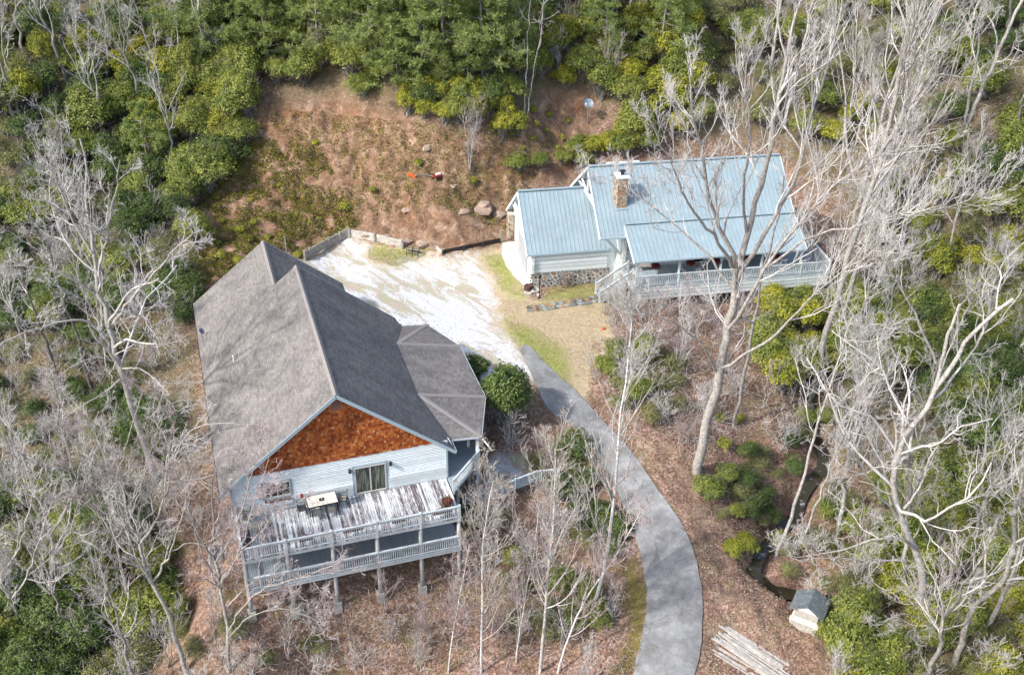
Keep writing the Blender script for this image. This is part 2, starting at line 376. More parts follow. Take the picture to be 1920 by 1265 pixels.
def base_h(x, y):
    x = np.atleast_1d(np.asarray(x, float)); y = np.atleast_1d(np.asarray(y, float)); out = np.empty(x.size); xf, yf = x.ravel(), y.ravel()
    for i in range(0, x.size, 20000):
        a = xf[i:i+20000]; b = yf[i:i+20000]
        r2 = ((a[:, None]-P[None, :, 0])**2+(b[:, None]-P[None, :, 1])**2)/S**2
        out[i:i+20000] = _phi(r2)@W[:_n]+W[_n]+W[_n+1]*a/S+W[_n+2]*b/S
    return out.reshape(x.shape)
def seg_dist(x, y, line):
    d = np.full(x.shape, 1e9)
    for (ax, ay), (bx, by) in zip(line[:-1], line[1:]):
        dx, dy = bx-ax, by-ay; t = np.clip(((x-ax)*dx+(y-ay)*dy)/(dx*dx+dy*dy), 0, 1)
        d = np.minimum(d, np.hypot(x-ax-t*dx, y-ay-t*dy))
    return d
def march(px, py, zf):
    O, D = ray(px, py); t0 = 20/np.linalg.norm(D[:2]); t1 = 200.0
    ts = np.linspace(t0, t1, 400); X = O[None]+ts[:, None]*D[None]; g = zf(X[:, 0], X[:, 1])
    k = np.argmax(X[:, 2] < g); k = max(k, 1); a, b = ts[k-1], ts[k]
    ts = np.linspace(a, b, 12); X = O[None]+ts[:, None]*D[None]; g = zf(X[:, 0], X[:, 1]); k = int(np.argmax(X[:, 2] < g))
    return X[k]
CREEK = [tuple(march(x, y, base_h)[:2]) for x, y in ((1700,420),(1600,560),(1520,690),(1530,790),(1550,850),(1510,900),(1490,945),(1440,1000),(1415,1050),(1450,1085),(1560,1110),(1680,1180),(1760,1262))]
CREEK = [(CREEK[0][0]+6, CREEK[0][1]+10)]+CREEK+[(CREEK[-1][0]+3, CREEK[-1][1]-15)]

# smooth value noise for numpy
def vnoise(x, y, seed=0):
    xi = np.floor(x).astype(np.int64); yi = np.floor(y).astype(np.int64); fx = x-xi; fy = y-yi; fx = fx*fx*(3-2*fx); fy = fy*fy*(3-2*fy)
    def hsh(a, b):
        h = (a*374761393+b*668265263+seed*1442695041) & 0xffffffff; h = ((h ^ (h >> 13))*1274126177) & 0xffffffff; return ((h ^ (h >> 16)) & 0xffff)/65535.0
    return (hsh(xi, yi)*(1-fx)+hsh(xi+1, yi)*fx)*(1-fy)+(hsh(xi, yi+1)*(1-fx)+hsh(xi+1, yi+1)*fx)*fy
def fbm(x, y, seed=0, o=4):
    s = 0; a = 1; t = 0
    for i in range(o): s = s+a*vnoise(x*2**i, y*2**i, seed+i); t += a; a *= 0.5
    return s/t

def poly_px(X, Y, Z, poly, soft=0.0, wob=0.0):
    """1 inside a region whose outline is given by ground marks seen in the photograph"""
    px, py = project(np.stack([X, Y, Z], -1)); 
    if wob: px = px+wob*(fbm(X*0.9, Y*0.9, 5)-.5)*2; py = py+wob*(fbm(X*0.9, Y*0.9, 9)-.5)*1.4
    inside = np.zeros(px.shape, bool); n = len(poly); j = n-1
    dist = np.full(px.shape, 1e9)
    for i in range(n):
        xi, yi = poly[i]; xj, yj = poly[j]
        c = ((yi > py) != (yj > py)) & (px < (xj-xi)*(py-yi)/(yj-yi+1e-12)+xi); inside ^= c
        dx, dy = xj-xi, yj-yi; t = np.clip(((px-xi)*dx+(py-yi)*dy)/(dx*dx+dy*dy+1e-9), 0, 1); dist = np.minimum(dist, np.hypot(px-xi-t*dx, py-yi-t*dy)); j = i
    if soft <= 0: return inside.astype(float)
    return np.clip(0.5+np.where(inside, dist, -dist)/(2*soft), 0, 1)

YARD = [(540,520),(560,490),(650,445),(700,455),(790,470),(830,478),(960,452),(990,480),(1000,560),(1120,560),(1150,600),(1120,700),(1090,760),(1010,700),(900,760),(700,720),(560,600)]
GRAVEL = [(555,505),(600,478),(650,447),(688,462),(686,490),(735,498),(800,490),(870,482),(893,482),(905,520),(925,560),(935,610),(958,640),(975,660),(1005,700),(960,735),(900,760),(760,700),(600,560)]
GRAVEL2 = [(905,870),(940,840),(990,850),(1010,880),(985,905),(930,925),(890,915)]
BANK = [(395,575),(330,520),(380,380),(455,300),(480,185),(560,195),(640,185),(760,225),(880,262),(960,225),(1050,165),(1120,190),(1100,270),(1090,330),(1000,340),(960,360),(955,440),(930,470),(830,470),(790,460),(650,430),(560,480),(500,500)]
GRASS = [((690,462),(760,470),(800,480),(740,500),(690,485)), ((905,478),(958,478),(975,520),(985,560),(940,545)), ((945,600),(1000,610),(1060,660),(1075,740),(1010,690),(960,640)), ((560,475),(645,432),(660,425),(640,440),(580,490)), ((1030,540),(1120,530),(1120,560),(1010,575))]
STRAW = [(940,560),(1000,570),(1140,570),(1150,620),(1115,690),(1100,760),(1060,720),(985,650),(945,600)]
MOSS = [(1165,1060),(1190,1040),(1215,1100),(1205,1200),(1195,1265),(1150,1265),(1175,1180)]
CLAY = [((495,200),(580,190),(600,210),(560,235),(510,225)),((915,338),(960,338),(962,362),(925,360)),((375,500),(410,500),(400,560),(375,545)),((600,195),(700,200),(690,230),(620,225)),((1060,180),(1110,190),(1095,240),(1060,215))]
WOODS = [[(-400,-300),(470,-300),(450,300),(360,400),(360,560),(380,900),(250,1000),(330,1500),(-400,1500)],[(470,-300),(1320,-300),(1300,200),(1120,180),(960,240),(760,205),(480,165)],[(1320,-300),(2300,-300),(2300,1500),(1560,1500),(1560,1100),(1640,960),(1500,760),(1440,740),(1420,600),(1600,540),(1600,400),(1480,270),(1300,260)],[(950,1060),(1110,1080),(1120,1180),(950,1200)]]
DUST = [(1175,720),(1290,790),(1330,900),(1400,1000),(1480,1120),(1500,1265),(1315,1265),(1320,1100),(1250,930),(1130,800)]

def creek_carve(x, y):
    d = seg_dist(x, y, CREEK); return -.85*np.exp(-(d/1.0)**4)-0.35*np.exp(-(d/3.0)**2)
def house_flat(x, y):
    """under-house cut: keeps the hill out of the lower storey"""
    c, s = math.cos(H_YAW), math.sin(H_YAW); dx, dy = x-H_O[0], y-H_O[1]; return dx*c+dy*s, -dx*s+dy*c
def full_h(x, y):
    x = np.atleast_1d(np.asarray(x, float)); y = np.atleast_1d(np.asarray(y, float))
    b = base_h(x, y); Z = b
    yard = poly_px(x, y, b, YARD, 25); road = np.clip(1-(seg_dist(x, y, ROADLINE)-1.9)/1.5, 0, 1)
    wild = (1-np.maximum(yard, road))
    rough = (fbm(x*0.35, y*0.35, 3)-.5)*1.1+(fbm(x*1.6, y*1.6, 11)-.5)*0.38
    bank = poly_px(x, y, b, BANK, 20)
    rough = rough+bank*(np.abs(fbm(x*0.8, y*0.8, 21)-.5)*-2.2+.3+(fbm(x*2.6, y*2.6, 27)-.5)*.45)
    u, v = house_flat(x, y); under = np.clip(1-np.maximum(np.abs(u)-7.5, np.maximum(v-8, -8-v))/2, 0, 1)
    u2 = (x-C_O[0])*math.cos(C_YAW)+(y-C_O[1])*math.sin(C_YAW); v2 = -(x-C_O[0])*math.sin(C_YAW)+(y-C_O[1])*math.cos(C_YAW)
    cot = np.clip(1-np.maximum(np.maximum(-2-u2, u2-24), np.maximum(v2-5, -10-v2))/1.5, 0, 1)
    wild = wild*(1-0.8*under)*(1-0.9*cot)
    return b+rough*wild+creek_carve(x, y)*(1-road)
# centre line of the concrete drive (ground marks)
_road_px = [((972,655),(1012,740)),((992,650),(1030,770)),((1030,690),(1075,800)),((1080,735),(1115,850)),((1130,790),(1150,905)),((1185,850),(1172,960)),((1230,915),(1190,1010)),((1272,975),(1205,1060)),((1300,1035),(1212,1110)),((1315,1100),(1210,1160)),((1317,1160),(1200,1205)),((1310,1230),(1187,1262)),((1296,1300),(1178,1325))]
ROAD = [(march(*a, base_h), march(*b, base_h)) for a, b in _road_px]
e = ROAD[-1]; dd = (ROAD[-1][0]+ROAD[-1][1]-ROAD[-2][0]-ROAD[-2][1])/2
for k in range(1, 6): ROAD.append((e[0]+dd*k, e[1]+dd*k))
ROADLINE = [tuple(((a+b)/2)[:2]) for a, b in ROAD]

def axis(a, b, step, lo, hi, far):
    core = list(np.arange(a, b+1e-6, step)); l = []; x = a; s = step
    while x > lo: s *= 1.18; s = min(s, far); x -= s; l.append(x)
    r = []; x = b; s = step
    while x < hi: s *= 1.18; s = min(s, far); x += s; r.append(x)
    return np.array(l[::-1]+core+r)
gx = axis(-32, 36, 0.30, -110, 120, 4); gy = axis(40, 104, 0.30, -12, 215, 4)
GX, GY = np.meshgrid(gx, gy); GZ = full_h(GX.ravel(), GY.ravel()).reshape(GX.shape)
def H(x, y):
    i = int(np.clip(np.searchsorted(gx, x)-1, 0, len(gx)-2)); j = int(np.clip(np.searchsorted(gy, y)-1, 0, len(gy)-2))
    fx = min(max((x-gx[i])/(gx[i+1]-gx[i]), 0), 1); fy = min(max((y-gy[j])/(gy[j+1]-gy[j]), 0), 1)
    return float((GZ[j, i]*(1-fx)+GZ[j, i+1]*fx)*(1-fy)+(GZ[j+1, i]*(1-fx)+GZ[j+1, i+1]*fx)*fy)
def Hv(x, y):
    i = np.clip(np.searchsorted(gx, x)-1, 0, len(gx)-2); j = np.clip(np.searchsorted(gy, y)-1, 0, len(gy)-2)
    fx = np.clip((x-gx[i])/(gx[i+1]-gx[i]), 0, 1); fy = np.clip((y-gy[j])/(gy[j+1]-gy[j]), 0, 1)
    return (GZ[j, i]*(1-fx)+GZ[j, i+1]*fx)*(1-fy)+(GZ[j+1, i]*(1-fx)+GZ[j+1, i+1]*fx)*fy
def G(px, py):
    return march(px, py, Hv)

def m_ground():
    n = N('ground', 0.97, 0.1)
    at = n.node('ShaderNodeAttribute', attribute_name='mask_a'); s1 = n.node('ShaderNodeSeparateColor'); n.put(s1.inputs[0], at.outputs['Color'])
    at2 = n.node('ShaderNodeAttribute', attribute_name='mask_b'); s2 = n.node('ShaderNodeSeparateColor'); n.put(s2.inputs[0], at2.outputs['Color'])
    grav, grass, bank = s1.outputs[0], s1.outputs[1], s1.outputs[2]; straw, moss, clay = s2.outputs[0], s2.outputs[1], s2.outputs[2]
    fine = n.noise(9, 4, 0.8); vf = n.voro(7.0); mid = n.noise(1.3, 5, 0.7); big = n.noise(0.22, 4, 0.6); fibre = n.noise(5, 5, 0.8, dist=1.5)
    sv = n.node('ShaderNodeSeparateColor'); n.put(sv.inputs[0], vf)
    # leaf litter
    lit = n.ramp(sv.outputs[0], [(0.0, (0.10, 0.055, 0.040)), (0.35, (0.20, 0.115, 0.080)), (0.7, (0.31, 0.19, 0.14)), (1.0, (0.50, 0.36, 0.29))])
    lit = n.mix(n.ramp(fine, [(0.4, 0.0), (0.75, 0.7)]), lit, (0.33, 0.24, 0.19))
    lit = n.mix(n.ramp(mid, [(0.48, 0.0), (0.72, 0.65)]), lit, (0.10, 0.075, 0.05))
    forest = n.mix(n.ramp(big, [(0.45, 0.0), (0.65, 0.5)]), lit, (0.11, 0.085, 0.055))
    b2 = n.noise(0.5, 5, 0.75, dist=0.8); forest = n.mix(n.ramp(b2, [(0.52, 0.0), (0.66, 0.65)]), forest, (0.155, 0.15, 0.05))
    woods = at2.outputs['Alpha']; forest = n.mix(n.math('MULTIPLY', woods, n.ramp(mid, [(0.38, 0.9), (0.62, 0.45)])), forest, n.ramp(fine, [(0.3, (0.07, 0.065, 0.035)), (0.7, (0.17, 0.155, 0.075))]))
    # cleared bank: dry stubble, clay and green patches
    bk = n.ramp(fibre, [(0.3, (0.15, 0.08, 0.05)), (0.48, (0.27, 0.165, 0.11)), (0.62, (0.38, 0.26, 0.18)), (0.8, (0.50, 0.40, 0.30))])
    bk = n.mix(n.ramp(mid, [(0.45, 0.0), (0.70, 0.45)]), bk, n.ramp(fine, [(0.35, (0.11, 0.085, 0.04)), (0.65, (0.20, 0.16, 0.06))]))
    bk = n.mix(n.ramp(big, [(0.52, 0.0), (0.70, 0.55)]), bk, (0.27, 0.13, 0.07)); b3 = n.noise(0.8, 5, 0.75, dist=1.0); bk = n.mix(n.ramp(b3, [(0.50, 0.0), (0.68, 0.7)]), bk, (0.46, 0.35, 0.27)); bk = n.mix(n.ramp(b3, [(0.30, 0.55), (0.46, 0.0)]), bk, (0.10, 0.075, 0.04))
    bk = n.mix(1.0, bk, n.ramp(b3, [(0.35, (0.70, 0.66, 0.63)), (0.65, (1.0, 0.99, 0.97))]), 'MULTIPLY')
    c = n.mix(bank, forest, bk)
    clayc = n.ramp(fine, [(0.3, (0.19, 0.065, 0.035)), (0.7, (0.38, 0.145, 0.08))])
    thr = lambda m, nz, k=0.5, w=0.18: n.ramp(n.math('ADD', m, n.math('MULTIPLY_ADD', nz, 1.1, -0.55)), [(k-w, 0.0), (k+w, 1.0)])
    c = n.mix(n.math('MULTIPLY', thr(clay, n.math('MULTIPLY', n.math('ADD', mid, fibre), 0.5), .78, .16), 0.85), c, clayc)
    strawc = n.ramp(fibre, [(0.3, (0.26, 0.20, 0.12)), (0.5, (0.45, 0.36, 0.24)), (0.7, (0.64, 0.53, 0.40))])
    c = n.mix(thr(straw, mid), c, strawc)
    mossc = n.ramp(fine, [(0.3, (0.10, 0.085, 0.02)), (0.7, (0.25, 0.21, 0.05))]); c = n.mix(n.math('MULTIPLY', thr(moss, n.math('MULTIPLY', n.math('ADD', mid, fine), .5), .6, .25), .8), c, mossc)
    grassc = n.ramp(fibre, [(0.3, (0.17, 0.21, 0.05)), (0.5, (0.30, 0.35, 0.08)), (0.7, (0.46, 0.44, 0.22))])
    c = n.mix(n.math('MULTIPLY', thr(grass, b2, .62, .30), 0.9), c, grassc)
    # gravel: white stone with worn bare and weedy patches in streaks
    mpr = n.node('ShaderNodeMapping'); mpr.vector_type = 'POINT'; n.put(mpr.inputs[0], n.pos); mpr.inputs['Rotation'].default_value = (0, 0, R(46)); mp2 = n.node('ShaderNodeMapping'); n.put(mp2.inputs[0], mpr.outputs[0]); mp2.inputs['Scale'].default_value = (0.45, 1.5, 1)
    strk = n.noise(0.50, 6, 0.70, vec=mp2.outputs[0], dist=0.5)
    g1 = n.voro(16.0); sg = n.node('ShaderNodeSeparateColor'); n.put(sg.inputs[0], g1)
    gc = n.ramp(sg.outputs[0], [(0.0, (0.36, 0.37, 0.39)), (0.4, (0.56, 0.575, 0.60)), (1.0, (0.74, 0.755, 0.78))])
    worn = n.mix(n.ramp(mid, [(0.4, 0.0), (0.6, 1.0)]), (0.40, 0.31, 0.24), (0.33, 0.32, 0.16))
    wf = n.ramp(n.math('ADD', strk, n.math('MULTIPLY_ADD', fine, 0.35, -0.175)), [(0.47, 0.0), (0.56, 0.8)])
    gc = n.mix(wf, gc, worn)
    c = n.mix(thr(grav, mid, 0.5, 0.28), c, gc)
    n.bump(n.math('ADD', n.math('MULTIPLY', sv.outputs[1], 0.5), fibre), 0.9, 0.06)
    return n.col(c)
GROUND = m_ground()
def build_ground():
    V = np.stack([GX.ravel(), GY.ravel(), GZ.ravel()], 1); X, Y, Z = V.T
    msk = np.ones((len(V), 4)); mb = np.ones((len(V), 4))
    msk[:, 0] = np.maximum(poly_px(X, Y, Z, GRAVEL, 24, 16), 0.75*poly_px(X, Y, Z, GRAVEL2, 12, 10))
    g = np.zeros(len(V))
    for q in GRASS: g = np.maximum(g, poly_px(X, Y, Z, q, 24, 16))
    msk[:, 1] = g; msk[:, 2] = poly_px(X, Y, Z, BANK, 14, 20)
    mb[:, 0] = np.maximum(poly_px(X, Y, Z, STRAW, 14, 14), 0.35*poly_px(X, Y, Z, DUST, 20, 14)); mb[:, 1] = poly_px(X, Y, Z, MOSS, 22, 22)
    mb[:, 0] = np.maximum(mb[:, 0], 0.8*poly_px(X, Y, Z, YARD, 20, 18))
    cl = np.zeros(len(V))
    for q in CLAY: cl = np.maximum(cl, poly_px(X, Y, Z, q, 26, 30))
    mb[:, 2] = cl
    wd = np.zeros(len(V))
    for q in WOODS: wd = np.maximum(wd, poly_px(X, Y, Z, q, 40, 40))
    mb[:, 3] = wd
    nx, ny = len(gx), len(gy); idx = np.arange(nx*ny).reshape(ny, nx)
    F = np.stack([idx[:-1, :-1].ravel(), idx[:-1, 1:].ravel(), idx[1:, 1:].ravel(), idx[1:, :-1].ravel()], 1)
    fc = V[F].mean(1); inyard = poly_px(fc[:, 0], fc[:, 1], fc[:, 2], YARD, 0) > .5
    def sub(name, sel, label=None):
        f = F[sel]; used = np.unique(f); re = -np.ones(len(V), int); re[used] = np.arange(len(used))
        me = np_mesh(name, V[used], re[f], GROUND, True, {'mask_a': msk[used], 'mask_b': mb[used]})
        o = link(bpy.data.objects.new(name, me)); o['kind'] = 'structure'; return o
    sub('ground', ~inyard); sub('gravel_yard', inyard)
build_ground()

# concrete drive
def m_drive():
    n = N('drive_concrete', 0.9, 0.2); a = n.noise(0.7, 5, 0.7); b = n.noise(7, 5, 0.8); c2 = n.noise(40, 2, 0.8)
    c = n.ramp(a, [(0.3, (0.14, 0.14, 0.14)), (0.5, (0.225, 0.23, 0.23)), (0.72, (0.35, 0.355, 0.355))])
    c = n.mix(1.0, c, n.ramp(b, [(0.3, 0.82), (0.7, 1.1)]), 'MULTIPLY'); c = n.mix(1.0, c, n.ramp(c2, [(0.3, 0.88), (0.7, 1.08)]), 'MULTIPLY')
    cr = n.node('ShaderNodeTexVoronoi'); cr.feature = 'DISTANCE_TO_EDGE'; cr.inputs['Scale'].default_value = 0.33; dv = n.node('ShaderNodeVectorMath', operation='ADD'); n.put(dv.inputs[0], n.pos); n.put(dv.inputs[1], n.node('ShaderNodeTexNoise').outputs['Color']); n.put(cr.inputs['Vector'], dv.outputs[0])
    c = n.mix(n.ramp(cr.outputs[0], [(0.0, 0.6), (0.012, 0.0)]), c, (0.09, 0.09, 0.085))
    st = n.noise(1.6, 6, 0.8, dist=0.6); c = n.mix(n.ramp(st, [(0.50, 0.0), (0.66, 0.55)]), c, (0.17, 0.165, 0.155)); c = n.mix(n.ramp(st, [(0.28, 0.4), (0.40, 0.0)]), c, (0.47, 0.47, 0.46))
    n.bump(b, 0.2, 0.01); return n.col(c)
DRIVE = m_drive()
def catmull(pts, k):
    out = []; n = len(pts)
    for i in range(n-1):
        p0, p1, p2, p3 = pts[max(i-1, 0)], pts[i], pts[i+1], pts[min(i+2, n-1)]
        for j in range(k):
            t = j/k; out.append(0.5*((2*p1)+(-p0+p2)*t+(2*p0-5*p1+4*p2-p3)*t*t+(-p0+3*p1-3*p2+p3)*t**3))
    out.append(pts[-1]); return out
L = catmull([a for a, b in ROAD], 8); Rr = catmull([b for a, b in ROAD], 8)
root = thing('driveway', None, None); root['kind'] = 'structure'
# slabs between sawn joints, each a part
cuts = list(range(0, len(L), 12))+[len(L)-1]
for s0, s1 in zip(cuts[:-1], cuts[1:]):
    if s1 <= s0: continue
    mb_ = MB(); rows = []
    for i in range(s0, s1+1):
        a, b = L[i], Rr[i]; g = 0.0
        if i == s0: a = a*0.985+L[i+1]*0.015; b = b*0.985+Rr[i+1]*0.015
        row = []
        for k in range(9):
            q = a+(b-a)*k/8; wob = (fbm(np.array([q[0]*1.1]), np.array([q[1]*1.1]), 33)[0]-.5)*0.22 if k in (0, 8) else 0
            d = (b-a)/np.linalg.norm(b-a)*wob; row.append((q[0]+d[0], q[1]+d[1], H(q[0], q[1])+0.10))
        row = [(row[0][0], row[0][1], row[0][2]-.2)]+row+[(row[-1][0], row[-1][1], row[-1][2]-.2)]; rows.append(row)
    for r0, r1 in zip(rows[:-1], rows[1:]):
        for k in range(len(r0)-1): mb_.face([r0[k], r1[k], r1[k+1], r0[k+1]])
    mb_.build('concrete_slab', DRIVE, root, smooth=False)

# creek water
def m_water():
    n = N('creek_water', 0.08, 0.5); a = n.noise(2.5, 4, 0.7, dist=1.0); b = n.noise(1.2, 4, 0.7)
    n.bump(a, 0.4, 0.04); return n.col(n.mix(n.ramp(b, [(0.60, 0.0), (0.72, 0.8)]), (0.035, 0.03, 0.018), (0.55, 0.58, 0.60)))
WATER = m_water()
mb_ = MB(); cl = catmull([np.array(c) for c in CREEK], 6); prev = None
for i, c in enumerate(cl):
    t = cl[min(i+1, len(cl)-1)]-cl[max(i-1, 0)]; t = t/np.linalg.norm(t); nrm = np.array([-t[1], t[0]])
    z = H(c[0], c[1])+0.22; row = [(c[0]+nrm[0]*w, c[1]+nrm[1]*w, z) for w in (-.55, -.2, .2, .55)]
    if prev:
        for k in range(3): mb_.face([prev[k], row[k], row[k+1], prev[k+1]])
    prev = row
o = mb_.build('creek_water', WATER, None, smooth=True); o['kind'] = 'structure'
# ---------------------------------------------------------------- main house
def slab(name, poly, mat, parent, thick=0.14, udir=None, seg=None):
    """sloping roof plane: outline in 3D (seen from above, ccw), given thickness; uv in metres along and up the slope"""
    P = [Vector(p) for p in poly]; nrm = Vector((0, 0, 0))
    for i in range(len(P)): nrm += P[i].cross(P[(i+1) % len(P)])
    nrm.normalize()
    if nrm.z < 0: P.reverse(); nrm = -nrm
    uh = nrm.cross(Vector((0, 0, 1))).normalized(); vh = nrm.cross(uh)
    mb = MB(); uv = [(p.dot(uh), p.dot(vh)) for p in P]
    mb.face(P, uv); Q = [p-Vector((0, 0, thick)) for p in P]; mb.face(list(reversed(Q)), list(reversed(uv)))
    for i in range(len(P)):
        j = (i+1) % len(P); mb.face([P[j], P[i], Q[i], Q[j]], [uv[j], uv[i], (uv[i][0], uv[i][1]-thick), (uv[j][0], uv[j][1]-thick)])
    return mb.build(name, mat, parent)
Hh = thing('main_house', 'large house with grey shingle roof and orange cedar shingle gable above two decks', 'house', HP(0, 0, 0), H_YAW)
ZE, HR, WL, WR, L1, L2, GG = 2.323, 5.944, 7.42, 7.25, 16.26, 23.18, 1.63
sl_ = HR/WL
def zr(u): return ZE+HR-sl_*abs(u)
left = slab('roof', [(-WL, 0, zr(WL)), (0, 0, zr(0)), (0, L1, zr(0)), (-GG, L1, zr(GG)), (-GG, L2, zr(GG)), (-WL, L2, zr(WL))], SHINGLE, Hh)
right = slab('roof', [(0.002, 0, zr(0)), (WR, 0, zr(WR)), (WR, L1, zr(WR)), (0.002, L1, zr(0))], SHINGLE, Hh)
rr = WL-2*GG
slab('roof', [(-GG, L1-0.4, zr(GG)-.004), (rr, L1-0.4, ZE-.004), (rr, L2, ZE-.004), (-GG, L2, zr(GG)-.004)], SHINGLE, Hh)
# hexagonal hip roof of the side porch
PE = 2.2
Pw = [(7.10, 15.5), (9.2, 15.5), (10.8, 12.0), (10.8, 5.4), (9.3, 1.25), (7.10, 1.25)]
Q1 = (6.12, 11.8, 3.36); Q2 = (6.12, 5.34, 3.36)
pw = [(x, y, PE) for x, y in Pw]
pw[0] = (6.9, 15.5, PE+.25); pw[5] = (6.9, 1.25, PE+.25)
wing = []
for poly in ([pw[2], pw[3], Q2, Q1], [pw[1], pw[2], Q1], [pw[0], pw[1], Q1], [pw[3], pw[4], Q2], [pw[4], pw[5], Q2]):
    wing.append(slab('porch_roof', poly, SHINGLE, Hh, 0.12))
# ridge and hip caps, each a short bent piece
RCAP = m_plain('ridge_cap_shingle', (0.25, 0.235, 0.225), 0.95, 0.25, 14)
def capmesh(sa, sb):
    mb = MB(); w, t, L = 0.17, 0.025, 0.34
    for s, k in ((-1, sa), (1, sb)):
        a = [(0, 0, t+.03), (0, L, t), (s*w, L, t-k*w), (s*w, 0, t+.03-k*w)]
        if s > 0: a.reverse()
        mb.face(a); b = [(p[0], p[1], p[2]-.04) for p in a]; mb.face([a[0], a[1], b[1], b[0]]); mb.face([a[2], a[3], b[3], b[2]]); mb.face([a[1], a[2], b[2], b[1]]); mb.face([a[3], a[0], b[0], b[3]])
    return mb.mesh('ridge_cap', RCAP)
def caps(a, b, me, parent, step=0.27, name='ridge_cap'):
    a, b = Vector(a), Vector(b); d = b-a; n = int(d.length/step); q = d.to_track_quat('Y', 'Z').to_euler()
    for i in range(n): inst(name, me, parent, a+d*(i/n), q)
cm = capmesh(.8, .8); ch_ = capmesh(.18, .18)
caps((0, 0, zr(0)), (0, L1, zr(0)), cm, left); caps((-GG, L1, zr(GG)), (-GG, L2, zr(GG)), cm, left)
for a, b in ((pw[2], Q1), (pw[3], Q2), (pw[1], Q1), (pw[4], Q2)): caps(b, a, ch_, wing[0], name='hip_cap')
# fascia boards on rakes and eaves
def fascia(a, b, h=0.22, t=0.04, mat=TRIM, drop=0.13):
    a, b = Vector(a), Vector(b); MB().bar(a-Vector((0, 0, drop)), b-Vector((0, 0, drop)), t, h).build('fascia_board', mat, Hh)
fascia((-WL, -.022, zr(WL)), (0, -.022, zr(0))); fascia((0, -.022, zr(0)), (WR, -.022, zr(WR)))
fascia((WR+.022, 0, zr(WR)), (WR+.022, 1.2, zr(WR)), mat=WHITE); fascia((-WL-.022, 0, zr(WL)), (-WL-.022, L2, zr(WL)), mat=DARK)
fascia((rr+.022, L1, ZE), (rr+.022, L2, ZE)); fascia((-GG, L2+.022, zr(GG)), (rr, L2+.022, ZE)); fascia((0, L1+.022, zr(0)), (WR, L1+.022, zr(WR)))
for a, b in zip(pw[:-1], pw[1:]): fascia((a[0]*1.002, a[1], a[2]), (b[0]*1.002, b[1], b[2]), 0.14, 0.04, WHITE, 0.09)
# walls
WU, WV = 6.76, 0.5
w = MB(); w.box(-WU, WU, WV, 15.9, -4.6, ZE+.15); w.box(-WU+.001, rr-.6, 15.9, 22.7, -3, ZE+.15)
wall = w.build('wall', SIDING, Hh)
g = MB()
for v0, v1 in ((WV, WV+.2),): g.prism([(-WU, ZE+.15), (WU, ZE+.15), (0, zr(0)-.16)], v0, v1, Matrix(((1, 0, 0, 0), (0, 0, 1, 0), (0, 1, 0, 0), (0, 0, 0, 1))))
gable = g.build('gable_wall', SIDING, Hh)
g = MB(); g.prism([(-WU, ZE+.15), (WU, ZE+.15), (0, zr(0)-.16)], 15.7, 15.9, Matrix(((1, 0, 0, 0), (0, 0, 1, 0), (0, 1, 0, 0), (0, 0, 0, 1)))); g.build('gable_wall', SIDING, Hh)
g = MB(); g.prism([(-WU, ZE+.15), (rr-.6, ZE+.15), (-GG, zr(GG)-.16)], 22.5, 22.7, Matrix(((1, 0, 0, 0), (0, 0, 1, 0), (0, 1, 0, 0), (0, 0, 0, 1)))); g.build('gable_wall', SIDING, Hh)
# cedar shingles, row over row
ZS = 3.0; rows = []; z = ZS; rng = random.Random(3)
while z < zr(0)-.35:
    half = (zr(0)-.17-z)/sl_; half = min(half, WU+.25); u = -half+rng.random()*0.1
    while u < half-.08:
        wd = rng.uniform(0.11, 0.25); wd = min(wd, half-u)
        zt = min(z+.25, zr(max(abs(u), abs(u+wd)))-.12)
        if not (-.36 < u+wd/2 < .36 and 6.65 < z < 7.75) and zt-z > .06: rows.append((u, wd, z+rng.uniform(-.012, .012), zt-z, rng.uniform(.012, .03)))
        u += wd+rng.uniform(.006, .016)
    z += 0.19
meshes = {}
def shingle_box(mb, u, wd, z, h, t): 
    m = Matrix.Translation((u, WV-.035, z)) @ Matrix.Rotation(R(-7), 4, 'X'); mb.box(0, wd, -t-.012, 0, 0, h, m)
rows.sort(key=lambda r: -r[1]*r[3]); rest = MB()
for i, r in enumerate(rows):
    if i < 300:
        key = (round(r[1]*25)/25, round(r[3]*12)/12, round(r[4]*120)/120)
        if key not in meshes: meshes[key] = MB().box(0, key[0], -key[2]-.012, 0, 0, key[1]).mesh('shingle', CEDAR)
        inst('shingle', meshes[key], gable, (r[0], WV-.035, r[2]), (R(-7), 0, 0))
    else: shingle_box(rest, *r)
o = rest.build('smaller_shingles', CEDAR, gable); o['kind'] = 'stuff'
# attic vent
vt = MB()
for b in ((-.36, .36, 7.68, 7.76), (-.36, .36, 6.86, 6.94), (-.36, -.28, 6.94, 7.68), (.28, .36, 6.94, 7.68)): vt.box(b[0], b[1], WV-.09, WV-.002, b[2]-.05, b[3]-.05)
vent = vt.build('attic_vent', m_plain('vent_wood', (0.42, 0.17, 0.08), 0.8, 0.2), Hh)
vl = MB().box(-.28, .28, -.006, .006, -.05, .05).mesh('louvre', vent.data.materials[0])
for k in range(8): inst('louvre', vl, vent, (0, WV-.05, 6.96+k*.085), (R(35), 0, 0))
